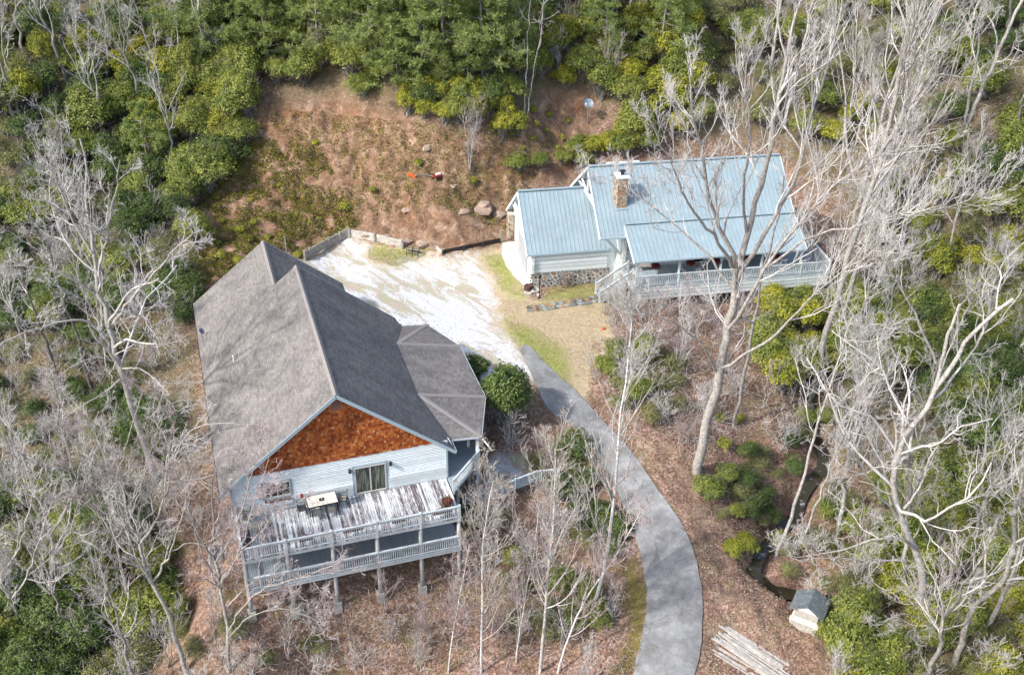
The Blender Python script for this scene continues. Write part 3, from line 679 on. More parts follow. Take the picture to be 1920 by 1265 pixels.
# clapboards and logs on the front wall, interrupted by door and window
def lap(u0, u1, z0, h, mat=SIDING, name='clapboard', t=.022):
    m = Matrix.Translation((0, WV, z0)) @ Matrix.Rotation(R(11), 4, 'X')
    MB().box(u0, u1, -t-.012, -.004, 0, h, m).build(name, mat, Hh)
DX0, DX1, DZ1 = 0.78, 2.78, 2.16
WX0, WX1, WZ0, WZ1 = -4.82, -3.2, 1.06, 2.13
z = 0.98
while z < 3.0:
    segs = [(-WU, WU)]
    def cut(segs, a, b):
        out = []
        for s in segs:
            if s[1] <= a or s[0] >= b: out.append(s); continue
            if s[0] < a: out.append((s[0], a))
            if s[1] > b: out.append((b, s[1]))
        return out
    if z < DZ1+.1: segs = cut(segs, DX0-.14, DX1+.14)
    if z > WZ0-.2 and z < WZ1+.08: segs = cut(segs, WX0-.12, WX1+.12)
    for a, b in segs: lap(a, b, z, .142)
    z += .128
for k, (z0, h) in enumerate(((.02, .30), (.34, .30), (.66, .29))):
    for a, b in ((-WU, DX0-.14), (DX1+.14, WU)): MB().box(a, b, WV-.10, WV-.004, z0, z0+h).build('wall_log', LOGPAINT, Hh)
    for a, b in ((-WU, DX0-.14), (DX1+.14, WU)): MB().box(a, b, WV-.05, WV-.003, z0+h, z0+h+.035).build('chinking', WHITE, Hh)
MB().box(-WU-.06, -WU+.10, WV-.13, WV+.05, 0, 3.0-.35).build('corner_board', TRIM, Hh); MB().box(WU-.06, WU+.06, WV-.10, WV+.05, 0, 3.0).build('corner_board', TRIM, Hh)
MB().box(-WU, WU, WV-.06, WV-.003, 2.985, 3.02).build('drip_ledge', TRIM, Hh)
# patio door
def glazed(name, x0, x1, z0, z1, panes, parent, y, mat=WINFRAME, curtain=False, trim=True, fw=.07):
    f = MB()
    f.box(x0-.0, x1, y-.10, y-.003, z1-fw, z1); f.box(x0, x1, y-.10, y-.003, z0, z0+fw); f.box(x0, x0+fw, y-.10, y-.003, z0+fw, z1-fw); f.box(x1-fw, x1, y-.10, y-.003, z0+fw, z1-fw)
    fr = f.build(name, mat, parent)
    xs = np.linspace(x0+fw, x1-fw, panes+1)
    for i in range(panes): MB().box(xs[i]+.002, xs[i+1]-.002, y-.035, y-.02, z0+fw, z1-fw).build('pane', GLASS, fr)
    for i in range(1, panes): MB().box(xs[i]-.035, xs[i]+.035, y-.085, y-.036, z0+fw, z1-fw).build('mullion', mat, fr)
    return fr
door = glazed('patio_door', DX0, DX1, .04, DZ1, 2, Hh, WV, curtain=True)
GLASSC = N('door_glass_with_drapes', 0.12, 0.5); _a = GLASSC.noise(6, 3, 0.6, sc3=(2.5, 2.5, 0.15)); GLASSC = GLASSC.col(GLASSC.ramp(_a, [(0.42, (0.02, 0.03, 0.032)), (0.5, (0.06, 0.07, 0.05)), (0.62, (0.20, 0.21, 0.15))]))
for c in door.children:
    if c.name.startswith('pane'): c.data.materials[0] = GLASSC
tr = MB(); tr.box(DX0-.14, DX0, WV-.07, WV-.001, 0, DZ1+.14); tr.box(DX1, DX1+.14, WV-.07, WV-.001, 0, DZ1+.14); tr.box(DX0, DX1, WV-.071, WV-.001, DZ1, DZ1+.139); tr.build('door_trim', TRIM, Hh)
win = glazed('window', WX0, WX1, WZ0, WZ1, 2, Hh, WV, fw=.06)
for s in (WX0+.06, (WX0+WX1)/2+.035): MB().box(s, s+(WX1-WX0)/2-.095, WV-.06, WV-.037, (WZ0+WZ1)/2-.02, (WZ0+WZ1)/2+.02).build('sash_rail', WINFRAME, win)
tr = MB(); tr.box(WX0-.12, WX0, WV-.07, WV-.001, WZ0-.1, WZ1+.1); tr.box(WX1, WX1+.12, WV-.07, WV-.001, WZ0-.1, WZ1+.1); tr.box(WX0, WX1, WV-.071, WV-.001, WZ1, WZ1+.099); tr.box(WX0, WX1, WV-.12, WV-.001, WZ0-.099, WZ0); tr.build('window_trim', TRIM, Hh)
for x in (.5, 3.08):
    m = MB(); m.box(x-.05, x+.05, WV-.05, WV-.023, 1.95, 2.2); m.lathe([(0.0, .16), (.10, .10), (.09, -.12), (.0, -.16)], 8, (x, WV-.15, 2.05)); m.build('wall_lantern', DARK, Hh)
# window flower box hangs on the wall
b = thing('window_box', 'white window box of dried brown flowers under the small deck window', 'flower box', HP(-4.05, WV-.22, .72), H_YAW)
m = MB(); m.box(-.85, .85, -.14, .12, -.1, .1)
m.build('box', WHITE, b)
def scrub(n, sx, sy, sz, size, seed):
    r = np.random.RandomState(seed); c = r.rand(n, 3)*[2*sx, 2*sy, sz]-[sx, sy, 0]; return leaf_quads(c, r, size, size*.5)
def leaf_quads(c, r, ln, wd, droop=None, nrm_up=0.3):
    n = len(c); d = r.normal(size=(n, 3)); d[:, 2] *= 0.5
    if droop is not None: d = d+droop
    d /= np.linalg.norm(d, axis=1, keepdims=True)+1e-9
    up = r.normal(size=(n, 3))*0.7+[0, 0, 1.0]; s = np.cross(d, up); s /= np.linalg.norm(s, axis=1, keepdims=True)+1e-9
    L = ln*(0.7+0.6*r.rand(n, 1)); Wd = wd*(0.8+0.4*r.rand(n, 1))
    p0 = c; p1 = c+d*L*0.5+s*Wd*0.5; p2 = c+d*L; p3 = c+d*L*0.5-s*Wd*0.5
    V = np.stack([p0, p1, p2, p3], 1).reshape(-1, 3); F = np.arange(4*n).reshape(n, 4); return V, F
V_, F_ = scrub(260, .8, .1, .16, .12, 1); o = inst('dried_flowers', np_mesh('dried_flowers', V_+[0, 0, .08], F_, DRIED), b)

# decks: thing main_house > deck > deck_board
DU0, DU1, DV0 = -6.68, 6.62, -3.446
def deck(name, z, v0, v1, mat, parent=Hh, step=.142):
    fr = MB(); fr.box(DU0, DU1, v0-.002, v0+.05, z-.30, z-.045); fr.box(DU0, DU0+.05, v0+.05, v1, z-.30, z-.045); fr.box(DU1-.05, DU1, v0+.05, v1, z-.30, z-.045)
    for u in np.arange(DU0+.6, DU1-.3, .6): fr.box(u, u+.04, v0+.05, v1, z-.26, z-.045)
    d = fr.build(name, RAIL, parent); me = MB().box(-.062, .062, v0-.04, v1, -.038, 0).mesh('deck_board', mat)
    r = random.Random(5); u = DU0+.07
    while u < DU1: inst('deck_board', me, d, (u, 0, z+r.uniform(-.004, .004)), (0, r.uniform(-.01, .01), 0)); u += step
    return d
dk = deck('upper_deck', 0.0, DV0, WV-.11, DECK); dk2 = deck('lower_deck', -2.53, DV0, WV, DECK2)
def railing(name, pts, z, parent, h=.95, mat=RAIL, post=.11, posts=None, step=.135, bal=.038, zs=None, limit=None):
    """rail along a polyline; zs gives a base height per point for a sloping one"""
    pts = [Vector((p[0], p[1], 0)) for p in pts]; zs = zs or [z]*len(pts)
    top = MB()
    for (a, za), (b, zb) in zip(zip(pts[:-1], zs[:-1]), zip(pts[1:], zs[1:])):
        a3 = a+Vector((0, 0, za)); b3 = b+Vector((0, 0, zb)); k = Vector((0, 0, 1))
        top.bar(a3+k*h, b3+k*h, .13, .045); top.bar(a3+k*(h-.12), b3+k*(h-.12), .04, .09); top.bar(a3+k*.12, b3+k*.12, .04, .09)
    rl = top.build(name, mat, parent); bm = MB().box(-bal/2, bal/2, -bal/2, bal/2, .16, h-.16).mesh('baluster', mat)
    for (a, za), (b, zb) in zip(zip(pts[:-1], zs[:-1]), zip(pts[1:], zs[1:])):
        L = (b-a).length; n = max(1, int(L/step)); ang = math.atan2((b-a).y, (b-a).x)
        for i in range(n):
            t = (i+.5)/n; p = a.lerp(b, t); inst('baluster', bm, rl, (p.x, p.y, za+(zb-za)*t), (0, 0, ang))
    pm = MB().box(-post/2, post/2, -post/2, post/2, -.25, h+.10).mesh('railing_post', mat)
    for p, z_ in (posts or [(p, q) for p, q in zip(pts, zs)]): inst('railing_post', pm, rl, (p[0], p[1], z_))
    return rl
PU = [-6.63, -4.12, -1.4, 1.33, 4.05, 6.5]
def frontpts(z): return [((u, DV0-.03, 0), z) for u in PU]
railing('deck_railing', [(DU0+.03, WV-.15), (DU0+.03, DV0-.03), (DU1-.06, DV0-.03)], 0, Hh, posts=frontpts(0), post=.14)
railing('deck_railing', [(DU0+.03, WV-.15), (DU0+.03, DV0+.05), (DU1-.06, DV0+.05)], -2.53, Hh, posts=[], mat=RAIL)
for i, u in enumerate(PU):
    x, y, _ = HP(u, DV0+.16); g0 = H(x, y)
    mb = MB().tube([(u, DV0+.16, g0+.35), (u+.02, DV0+.16, g0+1.5), (u, DV0+.16, -2.85), (u, DV0+.16, -.30)], [.14, .135, .13, .125], 10); mb.build('support_post', POSTM, Hh, smooth=True)
    MB().box(u-.24, u+.24, DV0-.08, DV0+.40, g0-.5, g0+.55).build('footing', CONCRETE_BLOCK, Hh)
for u in PU:
    x, y, _ = HP(u, -.3); g0 = H(x, y); MB().tube([(u, -.3, g0-.2), (u, -.3, -.3)], .12, 8).build('support_post', POSTM, Hh, smooth=True)
# lower storey behind the lower deck
glazed('lower_patio_door', 1.2, 3.2, -2.5, -.45, 2, Hh, WV); glazed('lower_patio_door', -3.2, -1.2, -2.5, -.45, 2, Hh, WV)
MB().box(-WU, WU, WV+.002-.12, WV-.003, -4.6, -2.83).build('foundation_wall', m_plain('block_foundation', (0.30, 0.29, 0.27), 0.9), Hh)
# side porch floor, diagonal railing and posts
PF = [(WU, -1.05), (9.25, 1.45), (10.3, 5.6), (10.3, 11.8), (9.0, 15.0), (WU, 15.0)]
pf = MB(); pf.prism(PF, -.22, -.045); porch = pf.build('side_porch', TRIM, Hh)
for k, v in enumerate(np.arange(-.8, 14.9, .142)):
    # clip board to the porch outline
    xs = []
    for (x0, y0), (x1, y1) in zip(PF, PF[1:]+PF[:1]):
        if (y0-v)*(y1-v) < 0: xs.append(x0+(x1-x0)*(v-y0)/(y1-y0))
    if len(xs) >= 2 and max(xs)-min(xs) > .3 and v < 6.5: MB().box(min(xs), max(xs), v, v+.132, -.042, -.004).build('porch_board', DECK2, porch)
railing('porch_railing', [(WU+.05, -1.0), (9.2, 1.42), (10.25, 5.6), (10.25, 11.8), (8.95, 14.9)], 0, Hh)
for p in ((9.1, 1.5), (10.15, 5.6), (10.15, 11.8), (8.9, 14.8)):
    x, y, _ = HP(*p); g0 = H(x, y); MB().tube([(p[0], p[1], g0-.2), (p[0]+.02, p[1], -.5), (p[0], p[1], PE-.05)], [.14, .13, .12], 10).build('porch_post', RAIL, Hh, smooth=True)
MB().tube([(9.35, 1.15, PE-.12), (9.75, .55, PE-.62)], .05, 8).build('downspout', PVC, Hh); MB().tube([(7.12, .45, 2.5), (7.02, 1.2, 2.62)], .055, 8).build('downspout', PVC, Hh)
MB().tube([(7.2, 15.5, 2.62), (7.0, 16.3, 2.66)], .06, 8).build('downspout', PVC, Hh)
# lattice skirt and post below the side porch
for p in ((7.4, .2), (8.4, 1.0)):
    x, y, _ = HP(*p); MB().tube([(p[0], p[1], H(x, y)-.2), (p[0], p[1], -.2)], .11, 8).build('porch_post', POSTM, Hh)
# roof fittings
MB().tube([(-5.25, 11.7, 3.9), (-5.25, 11.7, 4.5)], .055, 8).build('vent_pipe', PVC, Hh)
m = MB(); m.lathe([(.0, -.04), (.16, 0.0), (.24, .06), (.25, .07)], 14); o = m.build('roof_dish', DISH, Hh, (-7.1, 17.6, 3.15), rot=(R(50), 0, R(60))); MB().tube([(-7.1, 17.6, 2.45), (-7.1, 17.6, 3.15)], .025, 6).build('dish_mast', DARK, Hh)
# electric meter and pipe on the left wall
MB().box(-WU-.14, -WU-.002, 13.0, 13.35, 0.2, .8).build('meter_box', m_plain('meter_grey', (.25, .26, .27), .5), Hh)

# ---------------------------------------------------------------- things on the deck
def chair_meshes():
    fr = MB(); t = .024
    for s in (-1, 1):
        x = s*.27; fr.tube([(x, -.25, 0), (x, -.23, .40), (x, -.26, .64), (x, .10, .66), (x, .24, .62)], t, 6); fr.tube([(x, .30, 0), (x, .20, .40), (x, .27, .95)], t, 6); fr.tube([(x, -.23, .40), (x, .20, .40)], t, 6)
    fr.tube([(-.27, .27, .95), (-.1, .29, 1.02), (.1, .29, 1.02), (.27, .27, .95)], t, 6); fr.tube([(-.27, -.23, .40), (.27, -.23, .40)], t, 6)
    st = MB(); st.box(-.25, .25, -.23, .22, .395, .42); bk = MB()
    bk.box(-.25, .25, 0, .02, .43-.0, .97, Matrix.Translation((0, .14, 0)) @ Matrix.Rotation(R(-7), 4, 'X'))
    return fr.mesh('frame', DARK), st.mesh('seat', SLING), bk.mesh('backrest', SLING)
cms = chair_meshes()
def chair(u, v, rot, label, group='patio chairs round the tiled table'):
    t = thing('patio_chair', label, 'chair', HP(u, v, .005), H_YAW+rot, group)
    for n_, m_ in zip(('frame', 'seat', 'backrest'), cms): inst(n_, m_, t)
    return t
chair(-2.72, -.30, R(90), 'black framed patio chair at the left end of the tiled table')
chair(-.12, -.12, R(-100), 'black framed patio chair with curved back at the right end of the tiled table')
chair(-1.92, -1.08, R(180), 'tan sling patio chair on the railing side of the tiled table, nearer the small window')
chair(-1.0, -1.02, R(176), 'tan sling patio chair on the railing side of the tiled table, nearer the patio door')
chair(-6.05, -.15, R(-100), 'lone tan patio chair in the left corner of the upper deck', 'patio chairs round the tiled table')
t = thing('patio_table', 'rectangular patio table with cream tile top on the upper deck', 'table', HP(-1.45, -.25, 0), H_YAW+R(2))
m = MB(); m.box(-.95, .95, -.56, -.52, .69, .75); m.box(-.95, .95, .52, .56, .69, .75); m.box(-.95, -.91, -.52, .52, .69, .75); m.box(.91, .95, -.52, .52, .69, .75); m.box(-.91, .91, -.52, .52, .69, .725); m.build('table_frame', DARK, t)
lm = MB().box(-.03, .03, -.03, .03, 0, .69).mesh('leg', DARK)
for a in (-.85, .85):
    for b_ in (-.46, .46): inst('leg', lm, t, (a, b_, .003))
tm = MB().box(-.146, .146, -.167, .167, .727, .757).mesh('tile', TILE)
for i in range(6):
    for j in range(3): inst('tile', tm, t, (-.7575+.303*i, -.345+.345*j, 0))
MB().box(-.16, .16, -.13, .13, .759, .768).build('centre_inset', DARK, t); MB().lathe([(0, .775), (.035, .77), (.035, .76)], 10).build('umbrella_hole', WINFRAME, t)
t = thing('side_table', 'low tan side table in front of the lone chair on the deck', 'table', HP(-5.5, -1.0, .0), H_YAW+R(4))
MB().box(-.46, .46, -.26, .26, .36, .42).build('table_top', SLING, t); lm = MB().box(-.03, .03, -.03, .03, 0.003, .36).mesh('leg', DARK)
for a in (-.4, .4):
    for b_ in (-.2, .2): inst('leg', lm, t, (a, b_, 0))
t = thing('storage_bench', 'dark covered bench against the left railing of the upper deck', 'bench', HP(-6.3, -1.9, 0), H_YAW)
MB().box(-.27, .27, -.6, .6, .003, .45).build('seat', m_plain('dark_cloth', (.06, .06, .07), .8), t); MB().box(-.27, -.19, -.6, .6, .455, .8).build('backrest', t.children[0].data.materials[0], t)
o = MB().lathe([(0, 0), (.09, 0), (.12, .2), (.10, .22), (.08, .05)], 12).build('flower_pot', REDPOT, None, HP(-2.6, .22, .83)); tag(o, 'small red glazed pot on the wall ledge behind the left chair', 'pot')
MB().box(-2.8, -2.4, .12, WV-.12, .79, .825).build('wall_shelf', TRIM, Hh)
for i, (u, wd, lab) in enumerate(((-2.9, .42, 'short box of rust brown dried flowers on the deck railing nearest the left corner'), (-.05, .62, 'long box of rust brown dried flowers on the middle of the deck railing'), (2.75, .42, 'box of rust brown dried flowers on the deck railing in front of the patio door'), (5.45, .62, 'widest box of dried flowers on the deck railing, beside the round basket'))):
    b = thing('railing_flower_box', lab, 'flower box', HP(u, DV0+.16, .62), H_YAW, 'flower boxes along the deck railing')
    MB().box(-wd, wd, -.1, .1, -.12, .05).build('box', RUST, b); V_, F_ = scrub(220, wd, .12, .16, .13, 20+i); inst('dried_flowers', np_mesh('dried_flowers', V_+[0, 0, .03], F_, DRIED), b)
b = thing('round_planter', 'round rusty brown planter basket at the right corner of the upper deck', 'planter', HP(6.05, -2.2, 0.0), H_YAW)
MB().lathe([(0, .005), (.20, .005), (.36, .42), (.33, .42), (.28, .3), (0, .3)], 16).build('basket', RUST, b); V_, F_ = scrub(300, .28, .28, .2, .16, 31); inst('dried_plant', np_mesh('dried_plant', V_+[0, 0, .34], F_, DRIED), b)
b = thing('hanging_basket', 'tan plant basket hanging under the upper deck above the lower railing', 'hanging basket', HP(-.2, -2.9, -1.05), H_YAW)
MB().lathe([(0, -.2), (.18, -.16), (.30, .05), (.26, .05), (0, -.02)], 14).build('basket', GREYWOOD, b)
m = MB()
for k in range(3): a = k*2.1; m.tube([(.28*math.cos(a), .28*math.sin(a), .05), (0, 0, .75)], .008, 4)
m.build('hanger', DARK, b)
# wind chime under the side porch
b = thing('wind_chime', 'wind chime with pale tubes hanging under the side porch eave', 'wind chime', HP(8.5, 1.55, 2.0), H_YAW)
MB().lathe([(0, .02), (.09, 0), (0, -.02)], 10).build('top_disc', WINFRAME, b)
tmx = MB().tube([(0, 0, 0), (0, 0, -.55)], .018, 6).mesh('chime_tube', WINFRAME)
for k in range(5): inst('chime_tube', tmx, b, (.07*math.cos(k*1.257), .07*math.sin(k*1.257), -.05-.03*k))

# ---------------------------------------------------------------- cottage
Ct = thing('cottage', 'log cottage with pale blue metal roofs, stone chimney and long railed porch', 'cottage', CP(0, 0, 0), C_YAW)
def metal_roof(name, u0, u1, vt, zt, vb, zb, parent=Ct, step=.372):
    d = Vector((0, vb-vt, zb-zt)); L = d.length; ang = math.atan2(zb-zt, abs(vb-vt))
    n = round((u1-u0)/step); wdt = (u1-u0)/n
    mb = MB(); prof = [(0, 0), (.012, .042), (.045, .042), (.057, 0), (wdt*.36, 0), (wdt*.38, .012), (wdt*.44, .012), (wdt*.46, 0), (wdt*.70, 0), (wdt*.72, .012), (wdt*.78, .012), (wdt*.80, 0), (wdt, 0)]
    for (a, h0), (b, h1) in zip(prof[:-1], prof[1:]): mb.face([(a, 0, h0), (b, 0, h1), (b, -L, h1), (a, -L, h0)][::-1])
    mb.face([(0, -L, 0), (wdt, -L, 0), (wdt, -L, -.04), (0, -L, -.04)][::-1]); mb.face([(0, 0, -.04), (wdt, 0, -.04), (wdt, -L, -.04), (0, -L, -.04)])
    me = mb.mesh('roof_panel', METAL)
    # a carrying slab below, panels above
    sgn = 1 if vb < vt else -1
    sm = MB(); P = [(u0, vt, zt-.06), (u1, vt, zt-.06), (u1, vb, zb-.06), (u0, vb, zb-.06)]
    if sgn < 0: P = P[::-1]
    sm.face(P[::-1]); sm.face([(p[0], p[1], p[2]-.12) for p in P])
    for i in range(4): a, b = P[i], P[(i+1) % 4]; sm.face([a, b, (b[0], b[1], b[2]-.12), (a[0], a[1], a[2]-.12)])
    rf = sm.build(name, TRIM, parent)
    for i in range(n):
        if sgn > 0: inst('roof_panel', me, rf, (u0+i*wdt, vt, zt), (math.atan2(zt-zb, vt-vb), 0, 0))
        else: inst('roof_panel', me, rf, (u0+(i+1)*wdt, vt, zt), (math.atan2(zt-zb, vb-vt), 0, math.pi))
    return rf
U0, U1 = 5.68, 22.78
ms = (8.99-4.91)/5.16; MV = -1.07
garage = metal_roof('garage_roof', 0, 7.78, 0, 6.62, -4.49, 2.91)
metal_roof('garage_rear_roof', 0, 6.2, 0, 6.62, 4.72, 6.62-4.72*.8263)
main_roof = metal_roof('main_roof', U0, 7.91, MV, 8.99, MV-5.16, 4.91); 
metal_roof('main_roof', 7.91, U1, MV, 8.99, -5.75, 8.99-ms*4.68)
metal_roof('main_rear_roof', U0, U1, MV, 8.99, 4.6, 8.99-ms*5.67)
metal_roof('porch_roof', 7.91, U1, -5.45, 5.56, -8.79, 3.91)
rc = MB(); rc.bar((0, 0, 6.68), (7.7, 0, 6.68), .30, .05); rc.build('ridge_flashing', METAL, Ct); rc = MB(); rc.bar((U0-.02, MV, 9.05), (U1+.02, MV, 9.05), .32, .05); rc.build('ridge_flashing', METAL, Ct)
MB().bar((7.95, -5.42, 5.66), (U1, -5.42, 5.66), .30, .04).build('porch_flashing', METAL, Ct)
MB().box(9.5, 12.6, 2.8, 6.2, 3, 6.0).build('rear_dormer', WHITE, Ct)
# small rear ell whose pale ridge shows above the main ridge
def cf(a, b, h=.24, t=.05, mat=WHITE): MB().bar(Vector(a)-Vector((0, 0, .12)), Vector(b)-Vector((0, 0, .12)), t, h).build('barge_board', mat, Ct)
gs = .8263
cf((-.03, 0, 6.6), (-.03, -4.49, 2.9)); cf((-.03, 0, 6.6), (-.03, 4.72, 6.6-4.72*gs))
cf((U0-.03, MV, 8.97), (U0-.03, MV-5.16, 4.9)); cf((U0-.03, MV, 8.97), (U0-.03, 4.6, 8.97-ms*5.67))
cf((U1+.03, MV, 8.97), (U1+.03, MV-5.16, 4.9)); cf((U1+.03, MV, 8.97), (U1+.03, 4.6, 8.97-ms*5.67)); cf((7.88, -5.45, 5.55), (7.88, -8.79, 3.9)); cf((U1+.03, -5.45, 5.55), (U1+.03, -8.79, 3.9))
for (a, b) in (((0, -4.52, 2.86), (7.0, -4.52, 2.86)), ((U0, -6.26, 4.86), (7.9, -6.26, 4.86)), ((7.9, -8.82, 3.86), (U1, -8.82, 3.86))): MB().bar(a, b, .05, .16).build('eave_board', TRIM, Ct)
# king post trusses in the open gables
def truss(u, vm, zt, sl, half):
    m = MB(); zc = zt-sl*half*.62; m.bar((u, vm-half*.62, zc), (u, vm+half*.62, zc), .14, .18); m.bar((u, vm, zc), (u, vm, zt-.15), .14, .14, (0, 1, 0))
    m.bar((u, vm-.04, zc+.1), (u, vm-half*.42, zt-sl*half*.42-.2), .12, .12); m.bar((u, vm+.04, zc+.1), (u, vm+half*.42, zt-sl*half*.42-.2), .12, .12)
    m.build('gable_truss', WHITE, Ct)
truss(.14, 0, 6.55, gs, 4.4); truss(U0+.14, MV, 8.9, ms, 5.0)
# walls: garage of painted logs on a stone foundation
SB = 1.0
T = Matrix(((0, 0, 1, 0), (1, 0, 0, 0), (0, 1, 0, 0), (0, 0, 0, 1)))
w = MB(); w.box(.62, 7.797, -4.05, 4.2, -.6, 3.1); w.prism([(-4.05, 3.1), (4.2, 3.1), (0.02, 6.45)], .62, .8, T); w.box(7.8, 22.0, -5.3, 3.9, -1.2, 5.3); w.prism([(-5.3, 5.3), (3.9, 5.1), (MV, 8.7)], 7.8, 8.0, T); w.prism([(-5.3, 5.3), (3.9, 5.1), (MV, 8.7)], 21.8, 22.0, T)
w.build('wall', LOGPAINT, Ct)
nlog = 5; z0 = 1.02
lm = MB().box(.45, 7.0, -4.28, -4.055, 0, .335).mesh('wall_log', LOGPAINT); ck = MB().box(.63, 6.9, -4.16, -4.053, 0, .045).mesh('chinking', WHITE); le = MB().box(.42, .66, -4.45, -4.05, 0, .30).mesh('log_end', LOGPAINT)
for k in range(nlog):
    inst('wall_log', lm, Ct, (0, 0, z0+k*.385)); inst('chinking', ck, Ct, (0, 0, z0+k*.385+.338)); inst('log_end', le, Ct, (-.01, -.02, z0+k*.385+.02))
lg = MB().box(.50, .618, -4.0, 4.1, 0, .335).mesh('wall_log', LOGPAINT)
for k in range(7):
    if k > 4: inst('wall_log', lg, Ct, (0, 0, z0+.02+k*.385-.385))
# main front wall logs under the porch roof
lm2 = MB().box(7.85, 21.95, -5.42, -5.303, 0, .33).mesh('wall_log', LOGPAINT)
for k in range(6): inst('wall_log', lm2, Ct, (0, 0, 1.75+k*.37))
glazed('window', 11.0, 12.6, 2.3, 3.6, 2, Ct, -5.44); glazed('front_door', 14.2, 15.2, 1.5, 3.6, 1, Ct, -5.44); glazed('window', 17.0, 18.6, 2.3, 3.6, 2, Ct, -5.44)
# garage door and stone pillar on the west side
gd = MB().box(.56, .615, -1.9, 1.9, -.4, 2.1).build('garage_door', m_plain('grey_door', (.34, .36, .38), .6, .1), Ct)
for k in range(4): MB().box(.53, .558, -1.88, 1.88, -.38+k*.62, .2+k*.62).build('door_panel', gd.data.materials[0], gd)

def voronoi_cells(w_, h_, n, rs, gap=.03, relax=2):
    pts = rs.rand(n, 2)*[w_, h_]
    def cell(i, pts):
        poly = [(0, 0), (w_, 0), (w_, h_), (0, h_)]; p = pts[i]
        for j in range(len(pts)):
            if j == i: continue
            q = pts[j]; mx, my = (p+q)/2; dx, dy = q-p; out = []
            if abs(dx) > 2.5*math.sqrt(w_*h_/n)*1.5: continue
            for k in range(len(poly)):
                a, b = poly[k], poly[(k+1) % len(poly)]; sa = (a[0]-mx)*dx+(a[1]-my)*dy; sb = (b[0]-mx)*dx+(b[1]-my)*dy
                if sa <= 0: out.append(a)
                if (sa < 0 < sb) or (sb < 0 < sa): t = sa/(sa-sb); out.append((a[0]+(b[0]-a[0])*t, a[1]+(b[1]-a[1])*t))
            poly = out
            if len(poly) < 3: return None
        return poly
    for _ in range(relax):
        new = []
        for i in range(n):
            c = cell(i, pts); new.append(np.mean(c, 0) if c else pts[i])
        pts = np.array(new)
    res = []
    for i in range(n):
        c = cell(i, pts)
        if not c: continue
        c = [np.array(a) for a in c]; ctr = np.mean(c, 0); rad = np.mean([np.linalg.norm(a-ctr) for a in c]); k = max(.4, 1-gap/rad)
        c = [ctr+(a-ctr)*k for a in c]
        # clip corners so stones look rounded
        o = []
        for a, b in zip(c, c[1:]+c[:1]):
            o += [tuple(a+(b-a)*.22), tuple(a+(b-a)*.78)]
        res.append(o)
    return res
def stone_face(parent, w_, h_, n, seed, M, mat=STONE, gap=.035, depth=.06, name='stone'):
    rs = np.random.RandomState(seed)
    for poly in voronoi_cells(w_, h_, n, rs, gap):
        t = depth*rs.uniform(.5, 1.2); mb = MB(); ctr = np.mean(poly, 0)
        inner = [tuple(ctr+(np.array(p)-ctr)*.86) for p in poly]; k = len(poly)
        b = [(x, y, 0) for x, y in poly]; m_ = [(x, y, t*.6) for x, y in poly]; tp = [(x, y, t) for x, y in inner]
        mb.face([M @ Vector(p) for p in tp])
        for i in range(k):
            j = (i+1) % k; mb.face([M @ Vector(p) for p in (b[i], b[j], m_[j], m_[i])]); mb.face([M @ Vector(p) for p in (m_[i], m_[j], tp[j], tp[i])])
        mb.build(name, mat, parent)
fnd = MB().box(.55, 7.1, -4.22, -4.056, -.8, SB).build('stone_foundation', MORTAR, Ct)
stone_face(fnd, 7.05, 1.5, 105, 4, Matrix(((1, 0, 0, .3), (0, 0, -1, -4.222), (0, 1, 0, -.5), (0, 0, 0, 1))), gap=.05, depth=.05)
fnd2 = MB().box(7.85, 9.3, -5.6, -5.35, -.9, 1.2).build('stone_foundation', MORTAR, Ct)
stone_face(fnd2, 1.5, 1.8, 28, 6, Matrix(((1, 0, 0, 7.85), (0, 0, -1, -5.602), (0, 1, 0, -.6), (0, 0, 0, 1))))
pl = MB().box(.0, .5, 3.9, 4.35, -.5, 2.6).build('stone_pillar', MORTAR, Ct)
stone_face(pl, .45, 3.0, 12, 8, Matrix(((0, 0, -1, -.002), (-1, 0, 0, 4.35), (0, 1, 0, -.45), (0, 0, 0, 1))), CHIMSTONE)
stone_face(pl, .5, 3.0, 12, 9, Matrix(((1, 0, 0, 0), (0, 0, -1, 3.898), (0, 1, 0, -.45), (0, 0, 0, 1))), CHIMSTONE)
# chimney
cx0, cx1, cy0, cy1, ctop = 7.45, 8.38, -4.13, -3.15, 9.12
chm = MB().box(cx0, cx1, cy0, cy1, 5.0, ctop).build('chimney', MORTAR, Ct)
stone_face(chm, cx1-cx0, ctop-6.4, 34, 11, Matrix(((1, 0, 0, cx0), (0, 0, -1, cy0-.002), (0, 1, 0, 6.4), (0, 0, 0, 1))), CHIMSTONE, .02)
stone_face(chm, cy1-cy0, ctop-6.4, 26, 12, Matrix(((0, 0, -1, cx0-.002), (-1, 0, 0, cy1), (0, 1, 0, 6.4), (0, 0, 0, 1))), CHIMSTONE, .02)
stone_face(chm, cy1-cy0, ctop-6.4, 22, 13, Matrix(((0, 0, 1, cx1+.002), (1, 0, 0, cy0), (0, 1, 0, 6.4), (0, 0, 0, 1))), CHIMSTONE, .02)
MB().box(cx0-.08, cx1+.08, cy0-.08, cy1+.08, ctop, ctop+.12).build('chimney_cap', WHITE, chm)
m = MB(); m.lathe([(.14, 0), (.14, .3)], 12, (7.95, -3.6, ctop+.12)); m.lathe([(.30, .30), (.28, .34), (.05, .44), (0, .44)], 8, (7.95, -3.6, ctop+.12)); m.build('flue_cowl', DARK, chm)
MB().box(cx0-.1, cx1+.1, cy0-.25, cy0-.005, 6.38, 6.46, ).build('chimney_flashing', METAL, chm)
